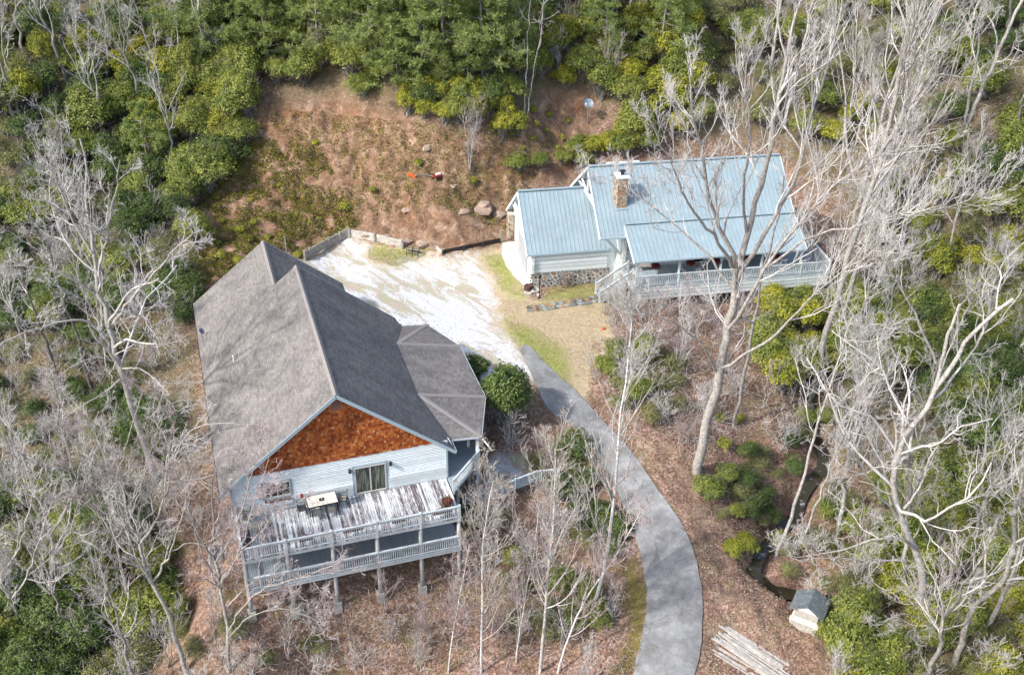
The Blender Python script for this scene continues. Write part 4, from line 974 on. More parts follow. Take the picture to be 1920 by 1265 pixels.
# porch
PFZ = 1.46
pm = MB(); pm.box(7.95, 25.4, -8.62, -5.44, PFZ-.3, PFZ-.045); pm.box(22.02, 25.4, -5.44, 3.0, PFZ-.3, PFZ-.045); pc = pm.build('porch', RAIL, Ct)
bmh = MB().box(0, .134, -8.66, -5.44, -.04, 0).mesh('porch_board', DECK2)
for u in np.arange(7.97, 25.25, .142): inst('porch_board', bmh, pc, (u, 0, PFZ))
bm2 = MB().box(22.02, 25.4, 0, .134, -.04, -.001).mesh('porch_board', DECK2)
for v in np.arange(-5.42, 2.9, .142): inst('porch_board', bm2, pc, (0, v, PFZ))
railing('porch_railing', [(8.3, -7.5), (8.3, -8.6), (11.9, -8.6), (15.5, -8.6), (19.1, -8.6), (22.7, -8.6), (25.3, -8.6), (25.3, -2.8), (25.3, 2.8)], PFZ, Ct, h=.95, step=.15)
pp = MB().box(-.08, .08, -.08, .08, -.3, 2.42).mesh('porch_post', RAIL)
for u in (8.3, 11.9, 15.5, 19.1, 22.6): inst('porch_post', pp, Ct, (u, -8.45, PFZ-.01))
for u in np.arange(8.3, 25.5, 2.4):
    x, y, _ = CP(u, -8.45); MB().box(u-.09, u+.09, -8.54, -8.36, H(x, y)-.3, PFZ-.3).build('porch_pier', POSTM, Ct)
for k in range(3): MB().box(8.0, 25.3, -8.60-.0, -8.57, PFZ-.62-k*.34, PFZ-.34-k*.34).build('skirt_board', LOGPAINT, Ct)
MB().box(8.62, 25, -5.62, -5.5, -2.2, PFZ-.31).build('crawlspace_wall', DARKWOOD, Ct)
# brace beam at the corner of the main eave
MB().bar((6.2, -5.9, 4.75), (7.9, -5.5, 2.7), .16, .2).build('eave_brace', LOGPAINT, Ct); MB().box(7.85, 8.15, -5.75, -5.45, PFZ, 4.8).build('corner_post', LOGPAINT, Ct)
MB().lathe([(0, -.1), (.09, 0), (0, .1)], 10, (7.1, -6.0, 4.72)).build('flood_light', WHITE, Ct)
# porch stairs
stp = MB(); ns = 9; sr, srun = (PFZ+.36)/ns, (8.3-5.7)/ns
stringer = MB(); 
for v in (-7.42, -6.02): stringer.bar((8.35, v, PFZ-.2), (5.6, v, -.5), .06, .28)
st = stringer.build('stairs', RAIL, Ct); tm_ = MB().box(0, .29, -7.39, -6.05, -.04, 0).mesh('stair_tread', DECK2)
for k in range(ns): inst('stair_tread', tm_, st, (8.3-(k+1)*srun, 0, PFZ-(k+1)*sr+.02))
for v in (-7.42, -6.02): railing('stair_railing', [(8.32, v), (5.68, v)], 0, Ct, h=.92, zs=[PFZ, -.32], post=.13, mat=RAIL, step=.15)
# maroon hanging plants under the porch eave
hb = MB().lathe([(0, -.25), (.2, -.2), (.28, 0), (0, 0)], 12).mesh('basket', RUST); V_, F_ = scrub(260, .3, .3, .3, .16, 77); hp = np_mesh('foliage', V_+[0, 0, -.15], F_, MAROON); hg = MB().tube([(0, 0, 0), (0, 0, .55)], .01, 4).mesh('hanger', DARK)
posn = ['beside the stairs end of the cottage porch', 'second from the stairs along the cottage porch eave', 'third from the stairs along the cottage porch eave', 'fourth from the stairs along the cottage porch eave', 'nearest the far right end of the cottage porch eave']
for i, u in enumerate((9.9, 12.9, 15.2, 17.6, 20.4)):
    b = thing('hanging_basket', 'maroon hanging plant basket '+posn[i], 'hanging basket', CP(u, -8.3, 3.15), C_YAW, 'maroon baskets under the porch eave')
    inst('basket', hb, b); inst('foliage', hp, b); inst('hanger', hg, b)
# wicker seats on the porch
for i, (u, lab) in enumerate(((10.0, 'grey porch bench against the cottage wall nearer the stairs'), (19.6, 'grey porch bench against the cottage wall at its far end'))):
    b = thing('porch_bench', lab, 'bench', CP(u, -5.9, PFZ+.003), C_YAW); MB().box(-.75, .75, -.3, .25, .40, .45).build('seat', GREYWOOD, b); MB().box(-.75, .75, .26, .31, .45, .95).build('backrest', GREYWOOD, b)
    lm = MB().box(-.03, .03, -.03, .03, 0, .398).mesh('leg', GREYWOOD)
    for a in (-.68, .68):
        for c_ in (-.25, .2): inst('leg', lm, b, (a, c_, 0))

# apron of poured concrete in front of the garage
def ground_patch(name, pxpoly, mat, lift=.03, kind='structure', n=40):
    W3 = [G(*p) for p in pxpoly]; poly = np.array([w_[:2] for w_ in W3]); x0, y0 = poly.min(0); x1, y1 = poly.max(0)
    mb = MB(); st = .35
    # clip grid cells with the outline
    def clip(sub, poly):
        out = sub; m_ = len(poly); area = sum(poly[i][0]*poly[(i+1) % m_][1]-poly[(i+1) % m_][0]*poly[i][1] for i in range(m_)); return out
    pts = [(float(p[0]), float(p[1])) for p in poly]; mb.face([(x, y, H(x, y)+lift) for x, y in pts]); 
    mb.face([(x, y, H(x, y)+lift-.15) for x, y in reversed(pts)])
    for (a, b), (c, d) in zip(pts, pts[1:]+pts[:1]): mb.face([(a, b, H(a, b)+lift-.15), (c, d, H(c, d)+lift-.15), (c, d, H(c, d)+lift), (a, b, H(a, b)+lift)])
    o = mb.build(name, mat)
    if kind: o['kind'] = kind
    return o
APRON = m_plain('apron_concrete', (0.52, 0.50, 0.47), 0.9, 0.3, 1.2)
ground_patch('garage_apron', [(985,452),(942,456),(941,478),(950,500),(965,520),(988,540),(997,540),(1000,470)], APRON, .05)

# ---------------------------------------------------------------- yard things
def upright(px, py): g = G(px, py); return g
g = G(1011, 559)
t = thing('lamp_post', 'black lamp post standing on the grass in front of the stone garage wall', 'lamp post', g)
MB().tube([(0, 0, 0), (0, 0, 1.9)], .04, 8).build('post', DARK, t); MB().lathe([(0, 0), (.1, .02), (.13, .25), (.16, .28), (0, .42)], 8, (0, 0, 1.9)).build('lantern', DARK, t); MB().lathe([(.13, .0), (.09, .1), (.05, .18)], 8).build('post_base', DARK, t)
p = CP(3.55, -4.55, 0); z = H(p[0], p[1])
t = thing('wagon_wheel', 'old wooden wagon wheel leaning against the stone foundation', 'wagon wheel', (p[0], p[1]-.25, z+.0), C_YAW); t.rotation_euler = (R(-14), 0, C_YAW)
m = MB(); ring = [(.62*math.cos(a), 0, .62+.62*math.sin(a)) for a in np.linspace(0, 2*math.pi, 25)]; m.tube(ring, .04, 6, False); m.build('rim', WHEELWOOD, t)
MB().tube([(0, -.1, .62), (0, .1, .62)], .1, 10).build('hub', WHEELWOOD, t)
sp = MB().tube([(0, 0, .08), (0, 0, .6)], .022, 5).mesh('spoke', WHEELWOOD)
for k in range(12): inst('spoke', sp, t, (0, 0, .62), (0, k*math.pi/6, 0))
p = CP(.12, -4.6, 0); t = thing('barrel_planter', 'brown half barrel planter at the corner of the garage foundation', 'barrel', (p[0], p[1], H(p[0], p[1])))
MB().lathe([(0, 0), (.28, 0), (.34, .25), (.32, .5), (.28, .5), (.28, .4), (0, .4)], 16).build('barrel', RUST, t)
for z_ in (.1, .38): MB().lathe([(.33, z_), (.352, z_+.02), (.352, z_+.05), (.33, z_+.07)], 16).build('hoop', DARK, t)
# flagstone path: each stone a part
pa = [G(*q) for q in ((990,572),(995,585),(1040,579),(1085,573),(1122,568),(1122,556),(1115,552),(1080,561),(1030,570))]
t = thing('flagstone_path', None, None); t['kind'] = 'structure'
rs = np.random.RandomState(2)
A_ = [G(992, 579), G(1020, 577), G(1060, 570), G(1095, 566), G(1118, 560)]; A_ = catmull([np.array(a[:2]) for a in A_], 6)
for i, c in enumerate(A_):
    tt = A_[min(i+1, len(A_)-1)]-A_[max(i-1, 0)]; tt /= np.linalg.norm(tt); nn = np.array([-tt[1], tt[0]]); k = 2
    for j in range(k):
        off = (j-.5)*.52; q = c+nn*off+rs.normal(size=2)*.03; L = .155*1.6; poly = []
        for a in np.linspace(0, 2*math.pi, 8)[:-1]: poly.append(tuple(q+(tt*math.cos(a)*.24+nn*math.sin(a)*.24)*rs.uniform(.8, 1.12)))
        z = H(*q); MB().prism(poly, z-.05, z+.055).build('flagstone', STONE, t)
# heap of pale stones by the barrel
def rock(name, p, r, mat, seed, squash=.6, sub=2, parent=None):
    import bmesh
    bm = bmesh.new(); bmesh.ops.create_icosphere(bm, subdivisions=sub, radius=1)
    rs = random.Random(seed); off = Vector((rs.uniform(0, 99), rs.uniform(0, 99), 0))
    for v in bm.verts:
        n1 = noise.noise(v.co*1.1+off); n2 = noise.noise(v.co*3+off); v.co *= (1+.55*n1+.2*n2); v.co.z *= squash
    me = bpy.data.meshes.new(name); bm.to_mesh(me); bm.free(); me.materials.append(mat)
    o = link(bpy.data.objects.new(name, me), parent); o.location = p; o.scale = (r, r, r); o.rotation_euler = (0, 0, rs.uniform(0, 6)); return o
PALESTONE = m_plain('pale_rock', (0.38, 0.35, 0.31), 0.9, 0.35, 5, bump=.6); BANKROCK = m_plain('bank_rock', (0.31, 0.23, 0.18), 0.9, 0.4, 2, bump=.7)
hp_ = thing('stone_heap', 'heap of pale loose stones beside the barrel planter and lamp post', 'stones', G(995, 547)); h0 = hp_.location.copy()
for i in range(14):
    q = G(985+rs.rand()*26, 540+rs.rand()*14); rock('stone', Vector(q)-h0+Vector((0, 0, .08)), rs.uniform(.12, .26), PALESTONE, i, sub=1, parent=hp_)
# rocks exposed on the bank
rk = [(905,385,1.5,'large cracked pink rock outcrop beside the garage gable'),(935,400,1.1,'broad pale ledge of rock right against the garage gable'),(690,437,.9,'mossy boulder just above the pale plank retaining wall'),(722,442,.8,'pale boulder above the middle of the pale plank retaining wall'),(760,450,.9,'mossy yellow boulder behind the metal rack'),(790,455,.8,'dark mossy boulder between the metal rack and the black timber'),(800,275,.7,'grey rock half buried high on the cleared bank'),(848,348,.5,'small grey rock below the red machine on the bank'),(762,392,.6,'pale rock in the middle of the cleared bank'),(870,395,.8,'flat pink rock on the bank left of the cracked outcrop')]
for i, (x, y, r, lab) in enumerate(rk):
    q = G(x, y); o = rock('rock', (q[0], q[1], q[2]-r*.10), r*.75, BANKROCK, 40+i, squash=.42); tag(o, lab, 'rock', 'rocks on the cleared bank')

# retaining walls of planks between posts
def plank_wall(pxs, h, planks, mat, label, pmat, name='retaining_wall', post_h=.15, seed=1):
    Wp = [Vector(G(*p)) for p in pxs]; t = thing(name, label, 'retaining wall', Wp[0]); rr_ = random.Random(seed)
    for a, b in zip(Wp[:-1], Wp[1:]):
        for k in range(planks):
            ph = h/planks; z0 = ph*(k+.5); off = Vector((0, 0, z0)); MB().bar(a-Wp[0]+off+Vector((0, rr_.uniform(-.01, .01), 0)), b-Wp[0]+off, .09, ph-.02).build('plank', mat, t)
    pm_ = MB().box(-.08, .08, -.16, 0, -.2, h+post_h).mesh('post', pmat)
    for p in Wp: inst('post', pm_, t, p-Wp[0])
    return t
plank_wall([(572,487),(582,482),(617,462),(638,452),(654,443)], .85, 3, GREYWOOD, 'stepped grey plank retaining wall running from the house roof up to the corner', GREYWOOD, seed=1)
plank_wall([(656,444),(703,452),(755,465)], .75, 3, OLDPLANK, 'bleached pale plank retaining wall at the back of the gravel yard', GREYWOOD, seed=2)
plank_wall([(831,476),(870,468),(905,461),(937,454)], .42, 1, DARKWOOD, 'low black timber edging at the foot of the bank beside the garage', DARKWOOD, post_h=0, seed=3)
plank_wall([(816,466),(829,475)], .35, 1, OLDPLANK, 'short pale timber end piece left of the black timber edging', GREYWOOD, post_h=0, seed=4)
q = G(939, 455); o = MB().tube([(0, 0, -.2), (0, 0, 1.3)], .11, 8).build('fence_post', m_plain('green_grey_post', (.22, .25, .18), .9), None, q); tag(o, 'round mossy post at the right end of the black timber edging', 'post')
q = G(537, 472); o = MB().tube([(0, 0, -.2), (0, 0, 1.5)], .06, 8).build('fence_post', GREYWOOD, None, q); tag(o, 'thin lone fence post in the weeds above the house roof ridge', 'post')
q = G(1133, 590); o = MB().tube([(0, 0, -.2), (0, 0, .9)], .08, 8).build('garden_post', GREYWOOD, None, q); tag(o, 'short grey garden post at the edge of the lawn below the stairs', 'post')
q = G(1131, 618); o = MB().lathe([(0, 0), (.13, 0), (.11, .06), (.06, .3), (0, .33)], 10).build('marker', ORANGE, None, q); tag(o, 'small orange marker on the lawn edge under the bare brush', 'marker')
# metal rack
q = G(775, 478); t = thing('metal_rack', 'rusty metal rack standing in front of the boulders at the yard edge', 'rack', q, R(-18))
m = MB()
for x in (-.55, 0, .55): m.tube([(x, -.3, 0), (x, -.1, .8)], .03, 5); m.tube([(x, .3, 0), (x, .1, .8)], .03, 5)
for z_ in (.25, .55, .8): m.tube([(-.6, -.2, z_), (.6, -.2, z_)], .025, 5); m.tube([(-.6, .2, z_), (.6, .2, z_)], .025, 5)
m.build('bars', DARK, t); MB().box(-.6, .6, -.12, .12, .6, .63).build('shelf', GREYWOOD, t)
# red tiller and orange sheet on the bank
q = G(820, 337); t = thing('garden_tiller', 'small red and white garden tiller on the cleared bank', 'tiller', q, R(30)); MB().box(-.28, .28, -.2, .2, .25, .5).build('engine', REDPAINT, t); MB().box(-.12, .3, -.14, .14, .505, .62).build('cover', WHITE, t)
for s in (-1, 1): MB().tube([(0, s*.24, .22), (0, s*.34, .22)], .22, 12).build('wheel', DARK, t); MB().tube([(-.25, s*.12, .45), (-1.0, s*.2, .95)], .02, 5).build('handle', DARK, t)
q = G(775, 330); t = thing('wheelbarrow_handle', 'bright red orange sheet lying folded on a dark log on the bank', 'sheet', q, R(20)); MB().prism([(-.5, .5), (-.28, .55), (.2, -.3), (.05, -.45)], .0, .12).build('sheet', ORANGE, t); t.name = 'orange_sheet'
o = MB().tube([(0, 0, .1), (.8, .05, .12), (1.5, -.1, .08)], [.1, .09, .06], 7).build('log', BARK_DARK, None, G(783, 331)); tag(o, 'dark fallen log on the bank between the orange sheet and the tiller', 'log')
# satellite dish on its pole at the top of the bank
q = G(1101, 233); t = thing('satellite_dish', 'grey satellite dish on a pole at the top of the bank', 'satellite dish', q)
zt = 2.0; MB().tube([(0, 0, 0), (0, 0, zt)], .04, 8).build('pole', GREYWOOD, t)
m = MB(); m.lathe([(0, 0), (.2, .02), (.38, .09), (.46, .15), (.47, .15), (.38, .06), (.2, -.01), (0, -.03)], 24); m.build('dish', DISH, t, (0, -.05, zt+.1), smooth=True, rot=(R(48), 0, 0)); MB().bar((0, -.1, zt-.1), (-.28, -.55, zt+.25), .03, .03).build('feed_arm', DISH, t); MB().box(-.34, -.22, -.65, -.5, zt+.2, zt+.32).build('receiver', WHITE, t)
# propane tank and drain pipe left of the house
x, y, _ = HP(-8.3, 2.3); z = H(x, y)
t = thing('heat_pump', 'grey heat pump unit on the ground left of the house wall', 'heat pump', (x, y, z), H_YAW); MB().box(-.42, .42, -.42, .42, .05, .85).build('cabinet', m_plain('unit_grey', (.30, .32, .33), .5), t); MB().lathe([(.34, .86), (.3, .88), (0, .87)], 16).build('fan_grille', DARK, t); MB().box(-.5, .5, -.5, .5, -.1, .045).build('pad', CONCRETE_BLOCK, t)
a, b = Vector(G(395, 818)), Vector(G(345, 858)); o = MB().tube([(0, 0, .12), tuple((b-a)*.5+Vector((0, 0, .2))), tuple(b-a+Vector((0, 0, .1)))], .12, 10).build('drain_pipe', DARK, None, a); tag(o, 'black corrugated drain pipe on the ground left of the house', 'pipe')
# boardwalk fence that runs right from the deck
fp = [Vector(G(x, y)) for x, y in ((868,958),(925,952),(965,930),(1005,915),(1045,910))]
t = thing('boardwalk', 'grey railed boardwalk leading right from the lower deck through bare saplings', 'boardwalk', (0, 0, 0))
for a, b in zip(fp[:-1], fp[1:]):
    d = (b-a); d.z = 0; L = d.length; d.normalize(); n_ = Vector((-d.y, d.x, 0))
    nb = int(L/.15)
    for i in range(nb):
        p_ = a.lerp(b, (i+.5)/nb)+Vector((0, 0, .55)); MB().bar(p_+n_*.05, p_+n_*1.15, .13, .04).build('board', DECK2, t)
zs_ = [p.z+.55 for p in fp]; railing('railing', [(p.x, p.y) for p in fp], 0, t, h=.95, zs=zs_)
q = fp[0]; MB().box(q.x-.1, q.x+1.4, q.y+.02, q.y+.1, q.z-.8, q.z+.5).build('skirt_panel', GREENPAINT, t)
# spring house
g_ = Vector(G(1503, 1183)); t = thing('spring_house', 'tiny stone spring house with dark metal gable roof beside the leaf covered bank', 'spring house', g_, R(-28)); t.scale = (.84, .84, .84)
m = MB().box(-1.0, 1.0, 0, 2.0, -.4, .85); base = m.build('stone_wall', MORTAR, t)
stone_face(base, 2.0, 1.2, 40, 21, Matrix(((1, 0, 0, -1.0), (0, 0, -1, -.002), (0, 1, 0, -.35), (0, 0, 0, 1))), PALESTONE, .02)
stone_face(base, 2.0, 1.2, 36, 22, Matrix(((0, 0, -1, -1.002), (-1, 0, 0, 2.0), (0, 1, 0, -.35), (0, 0, 0, 1))), PALESTONE, .02)
MB().box(-1.1, 1.1, -.12, .25, .852, .97).build('ledge', APRON, t); MB().box(-.9, .9, .45, 1.95, .852, 1.62).build('upper_wall', m_plain('whitewashed_wall', (.36, .34, .31), .9, .25), t)
m = MB().prism([(-1.05, 1.65), (1.05, 1.65), (0, 2.28)], .38, .46, Matrix(((1, 0, 0, 0), (0, 0, 1, 0), (0, 1, 0, 0), (0, 0, 0, 1)))); m.build('gable_board', WHITE, t)
DROOF = m_plain('dark_blue_roof_metal', (.12, .14, .15), .7, .45, 3)
for s in (-1, 1):
    rf = MB(); a = (0, .15, 2.42); rf.face([(0, .15, 2.42), (s*1.3, .15, 1.62), (s*1.3, 2.35, 1.62), (0, 2.35, 2.42)][::s]); rf.face([(0, .15, 2.36), (s*1.3, .15, 1.56), (s*1.3, 2.35, 1.56), (0, 2.35, 2.36)][::-s]); rf.face([(0, .15, 2.42), (s*1.3, .15, 1.62), (s*1.3, .15, 1.56), (0, .15, 2.36)]); r_ = rf.build('roof', DROOF, t)
    for k in range(7): y_ = .3+k*.32; MB().bar((s*.02, y_, 2.43), (s*1.3, y_, 1.64), .04, .03).build('roof_rib', DROOF, r_)
# planks stacked on the ground
lp = thing('lumber_pile', 'long bleached boards lying fanned out on the leaf litter right of the drive', 'lumber', G(1400, 1215)); l0 = lp.location.copy(); rr_ = random.Random(4)
for i in range(26):
    ax_, ay_ = (1352+rr_.uniform(-10, 12), 1170+rr_.uniform(-2, 40)) if i < 16 else (1340+rr_.uniform(-8, 14), 1200+rr_.uniform(-6, 26))
    ln = rr_.uniform(90, 150); a = Vector(G(ax_, ay_)); b = Vector(G(ax_+ln, ay_+ln*.66+rr_.uniform(-8, 8))); dz = Vector((0, 0, .04+.05*(i % 4)))
    MB().bar(a-l0+dz, b-l0+dz, rr_.choice((.10, .14, .18)), .04).build('board', OLDPLANK, lp)
# ---------------------------------------------------------------- trees and shrubs
def tubes_np(groups):
    """groups: list of (pts (n,p,3), rad (n,p), sides) -> V, F"""
    Vs, Fs, base = [], [], 0
    for pts, rad, k in groups:
        n, p, _ = pts.shape
        t = np.empty_like(pts); t[:, 1:-1] = pts[:, 2:]-pts[:, :-2]; t[:, 0] = pts[:, 1]-pts[:, 0]; t[:, -1] = pts[:, -1]-pts[:, -2]
        t /= np.linalg.norm(t, axis=2, keepdims=True)+1e-9
        od = np.abs(pts[:, -1]-pts[:, 0]); ax = od.argmin(1); ref = np.eye(3)[ax][:, None, :].repeat(p, 1)
        a = np.cross(t, ref); a /= np.linalg.norm(a, axis=2, keepdims=True)+1e-9; b = np.cross(t, a)
        ang = np.arange(k)*2*math.pi/k; c, s = np.cos(ang), np.sin(ang)
        V = pts[:, :, None, :]+(a[:, :, None, :]*c[None, None, :, None]+b[:, :, None, :]*s[None, None, :, None])*rad[:, :, None, None]
        idx = np.arange(n*p*k).reshape(n, p, k)+base; nx = np.roll(idx, -1, 2)
        F = np.stack([idx[:, :-1], nx[:, :-1], nx[:, 1:], idx[:, 1:]], -1).reshape(-1, 4)
        Vs.append(V.reshape(-1, 3)); Fs.append(F); base += n*p*k
    return np.concatenate(Vs), np.concatenate(Fs)
def unit(v): return v/(np.linalg.norm(v, axis=-1, keepdims=True)+1e-9)
def spawn(rs, par, rad, per, t0, ratio, ang, nseg, rr, gn, up, lmin=0.0, abs_len=None):
    """children of a batch of polylines (vectorised): par (n,p,3), rad (n,p)"""
    n, p, _ = par.shape; seg = np.linalg.norm(np.diff(par, axis=1), axis=2).sum(1)
    cnt = rs.poisson(per*np.ones(n)) if per < 3 else np.round(per*rs.uniform(.8, 1.2, n)).astype(int)
    own = np.repeat(np.arange(n), cnt); m = len(own)
    if m == 0: return np.zeros((0, nseg+1, 3)), np.zeros((0, nseg+1))
    t = t0+(1-t0)*rs.rand(m)**0.85; f = t*(p-1); i = np.clip(f.astype(int), 0, p-2); fr = (f-i)[:, None]
    P0 = par[own, i]*(1-fr)+par[own, i+1]*fr; R0 = rad[own, i]*(1-fr[:, 0])+rad[own, i+1]*fr[:, 0]
    T = unit(par[own, i+1]-par[own, i]); q = unit(np.cross(T, rs.normal(size=(m, 3))))
    a = R(1)*(ang+rs.normal(size=m)*9)[:, None]; d = T*np.cos(a)+q*np.sin(a)
    L = (seg[own] if abs_len is None else abs_len)*ratio*(1-0.55*(t-t0)/(1-t0+1e-6))*rs.uniform(.65, 1.25, m)
    L = np.maximum(L, lmin)
    pts = np.empty((m, nseg+1, 3)); pts[:, 0] = P0; cur = d
    for k in range(nseg):
        cur = unit(cur+rs.normal(size=(m, 3))*gn+np.array([0, 0, up])); pts[:, k+1] = pts[:, k]+cur*(L/nseg)[:, None]
    r0 = np.minimum(R0*rr, 0.010+L*0.013); r0 = np.maximum(r0, 0.006)
    rd = r0[:, None]*np.linspace(1, .35, nseg+1)[None]
    return pts, rd
def poly_limb(pts, r0, r1, n=14, rs=None, gn=0.03):
    pts = [np.array(p, float) for p in pts]; c = catmull(pts, 5); c = np.array(c); s = np.concatenate([[0], np.cumsum(np.linalg.norm(np.diff(c, axis=0), axis=1))]); u = np.linspace(0, s[-1], n)
    q = np.stack([np.interp(u, s, c[:, k]) for k in range(3)], 1)
    if rs is not None: q[1:-1] += rs.normal(size=(n-2, 3))*gn*s[-1]/n
    return q, np.linspace(r0, r1, n)
def tree_from(name_root, limbs, seed, dens=(7, 6, 5), ratio=(.42, .42, .45), ang=(45, 42, 40), gn=.22, up=.12, twig_r=1.0, trunk_mat=None, twig_mat=None, t0=.3, parent=None, l3=True, tl=1.0):
    """limbs: list of (pts, rad, t0, density multiplier). Builds trunk and crown meshes in coordinates relative to the parent"""
    rs = np.random.RandomState(seed); tg = [(q[None], r[None], 10 if r[0] > .12 else 7) for q, r, *_ in limbs]; l1 = []
    g1p, g1r = [], []
    for q, r, a0, dm in limbs:
        if dm <= 0: continue
        L = np.linalg.norm(np.diff(q, axis=0), axis=1).sum()
        p_, r_ = spawn(rs, q[None], r[None], dens[0]*dm, a0, ratio[0], ang[0], 8, .6, gn, up, .3*0+.8); g1p.append(p_); g1r.append(r_)
    g1p = np.concatenate(g1p); g1r = np.concatenate(g1r)
    g2p, g2r = spawn(rs, g1p, g1r, dens[1], .12, ratio[1], ang[1], 6, .62, gn*1.15, up*.8, .5)
    g3p, g3r = spawn(rs, g2p, g2r, dens[2], .1, ratio[2], ang[2], 4, .65, gn*1.2, up*.5, .3*tl)
    crown = [(g1p, g1r*twig_r, 5), (g2p, np.maximum(g2r, .011)*twig_r, 4), (g3p, np.maximum(g3r, .0085)*twig_r, 3)]
    if l3:
        g4p, g4r = spawn(rs, g3p, g3r, 2.4, .15, .65, 30, 2, .7, gn*.8, up*.5, .25*tl); crown.append((g4p, np.full(g4r.shape, .0075)*twig_r, 3))
    tV, tF = tubes_np(tg); cV, cF = tubes_np(crown)
    return np_mesh('trunk', tV, tF, trunk_mat or BARK, True), np_mesh('crown', cV, cF, twig_mat or TWIG, False), (g2p, g3p)
def put_tree(name, label, cat, me_t, me_c, loc, rz=0, group=None, scale=1.0):
    t = thing(name, label, cat, loc, rz, group); t.scale = (scale,)*3 if not isinstance(scale, tuple) else scale
    inst('trunk', me_t, t); inst('crown', me_c, t); return t

HERO = 'large bare trees with pale bark'
def hero(label, base, limbs, seed, group=None, trunk_mat=BARK_PALE, name='bare_tree', cat='tree', base_pt=None, leaves=None, **kw):
    """base: ground mark (px,py). limbs: list of dict(path=[(px,py,dy)...], r=(r0,r1), t0, dm); marks are turned into real points at depth base.y+dy"""
    B = np.array(base_pt if base_pt is not None else G(*base)); rs = np.random.RandomState(seed+100); L = []
    for l in limbs:
        pts = [at_y(px, py, B[1]+dy)-B for px, py, dy in l['path']]
        if l.get('root'): pts = [np.array([0, 0, -.3])]+pts
        q, r = poly_limb(pts, *l['r'], n=l.get('n', 16), rs=rs, gn=l.get('gn', .07)); L.append((q, r*(.8 if l['r'][0] > .1 else .9), l.get('t0', .3), l.get('dm', 1.0)))
        if l.get('root'): r[0] *= 1.35; r[1] *= 1.1
    mt, mc, tw = tree_from(name, L, seed, trunk_mat=trunk_mat, **kw)
    t = put_tree(name, label, cat, mt, mc, tuple(B), 0, group)
    if leaves:
        r2 = np.random.RandomState(seed); ends = tw[1][:, -1]; ends = ends[r2.rand(len(ends)) < leaves]; V, F = leaf_quads(ends, r2, .13, .08, droop=np.array([0, 0, -.6])); inst('dead_leaves', np_mesh('dead_leaves', V, F, TANLEAF), t)
    return t

# the big many-stemmed tree between the cottage and the drive
hero('huge pale bare tree with many upward limbs standing in front of the cottage roof', (1308,888), [
 dict(root=True, path=[(1308,880,0),(1325,800,.2),(1345,720,.3),(1358,640,.5),(1378,560,.8),(1380,520,1.0)], r=(.44,.30), dm=.35, t0=.55),
 dict(path=[(1378,560,.8),(1372,480,.5),(1335,390,0),(1318,300,-.5),(1300,220,-1),(1290,120,-1.5)], r=(.20,.05), t0=.25),
 dict(path=[(1372,500,.5),(1345,450,-.8),(1290,380,-2),(1255,300,-3),(1225,230,-4)], r=(.15,.03), t0=.25),
 dict(path=[(1380,520,1),(1400,440,1.5),(1428,350,2),(1450,250,2.5),(1470,140,3),(1490,20,3.5),(1500,-60,4)], r=(.25,.09), t0=.3),
 dict(path=[(1400,440,1.5),(1395,350,.5),(1405,260,0),(1400,160,-.5),(1395,60,-.8)], r=(.13,.04), t0=.25),
 dict(path=[(1380,530,.8),(1425,450,.5),(1475,370,1),(1500,300,1.5),(1530,200,2),(1560,90,2.5),(1580,0,3)], r=(.19,.06), t0=.25),
 dict(path=[(1362,620,.5),(1405,560,-.5),(1450,480,-1),(1500,420,-1.5),(1560,350,-2),(1640,300,-2),(1720,270,-2)], r=(.16,.04), t0=.25),
 dict(path=[(1440,500,-1),(1530,440,-2),(1600,425,-3),(1700,400,-3),(1800,380,-3.5),(1880,350,-4)], r=(.11,.03), t0=.3),
 dict(path=[(1350,690,.3),(1400,660,-1),(1470,610,-2),(1540,540,-3),(1620,480,-4),(1700,420,-5)], r=(.14,.03), t0=.3),
 dict(path=[(1345,700,.3),(1310,640,-.8),(1250,600,-2),(1190,580,-3),(1140,570,-4)], r=(.09,.02), t0=.3, dm=.7),
 dict(path=[(1375,540,.8),(1320,470,1.5),(1240,400,2),(1170,350,2.5),(1110,330,3)], r=(.11,.02), t0=.35),
 ], 11, dens=(17, 6, 3.8), ratio=(.33, .42, .52), ang=(38, 36, 34), gn=.13, up=.15)
hero('straight pale trunk rising right of the huge tree, its foot in dark laurel', (1517,748), [
 dict(root=True, path=[(1518,735,0),(1545,640,.3),(1580,520,.6),(1615,400,1),(1650,290,1.4),(1680,180,1.8),(1705,80,2.2),(1730,-40,2.6)], r=(.34,.16), t0=.5, dm=1.8),
 dict(path=[(1650,290,1.4),(1690,220,1),(1740,150,.5),(1790,60,0)], r=(.11,.03), t0=.2),
 dict(path=[(1672,215,1.6),(1650,150,2),(1630,70,2.5),(1620,0,3)], r=(.10,.03), t0=.2)], 12, dens=(8, 7, 5), ang=(38,36,34), gn=.13, up=.16)
hero('slimmer grey trunk close behind the straight pale trunk', (1572,655), [
 dict(root=True, path=[(1573,640,0),(1590,560,.2),(1612,480,.4),(1640,400,.7),(1670,300,1),(1700,200,1.4),(1735,80,1.8)], r=(.22,.08), t0=.55, dm=1.4)], 13, trunk_mat=BARK)
hero('slender grey tree standing just right of the huge tree over brown leaf litter', (1376,800), [
 dict(root=True, path=[(1378,780,0),(1398,700,.2),(1410,620,.4),(1425,540,.7),(1450,440,1),(1470,330,1.3)], r=(.19,.06), t0=.45)], 14, trunk_mat=BARK, dens=(5, 5, 4))
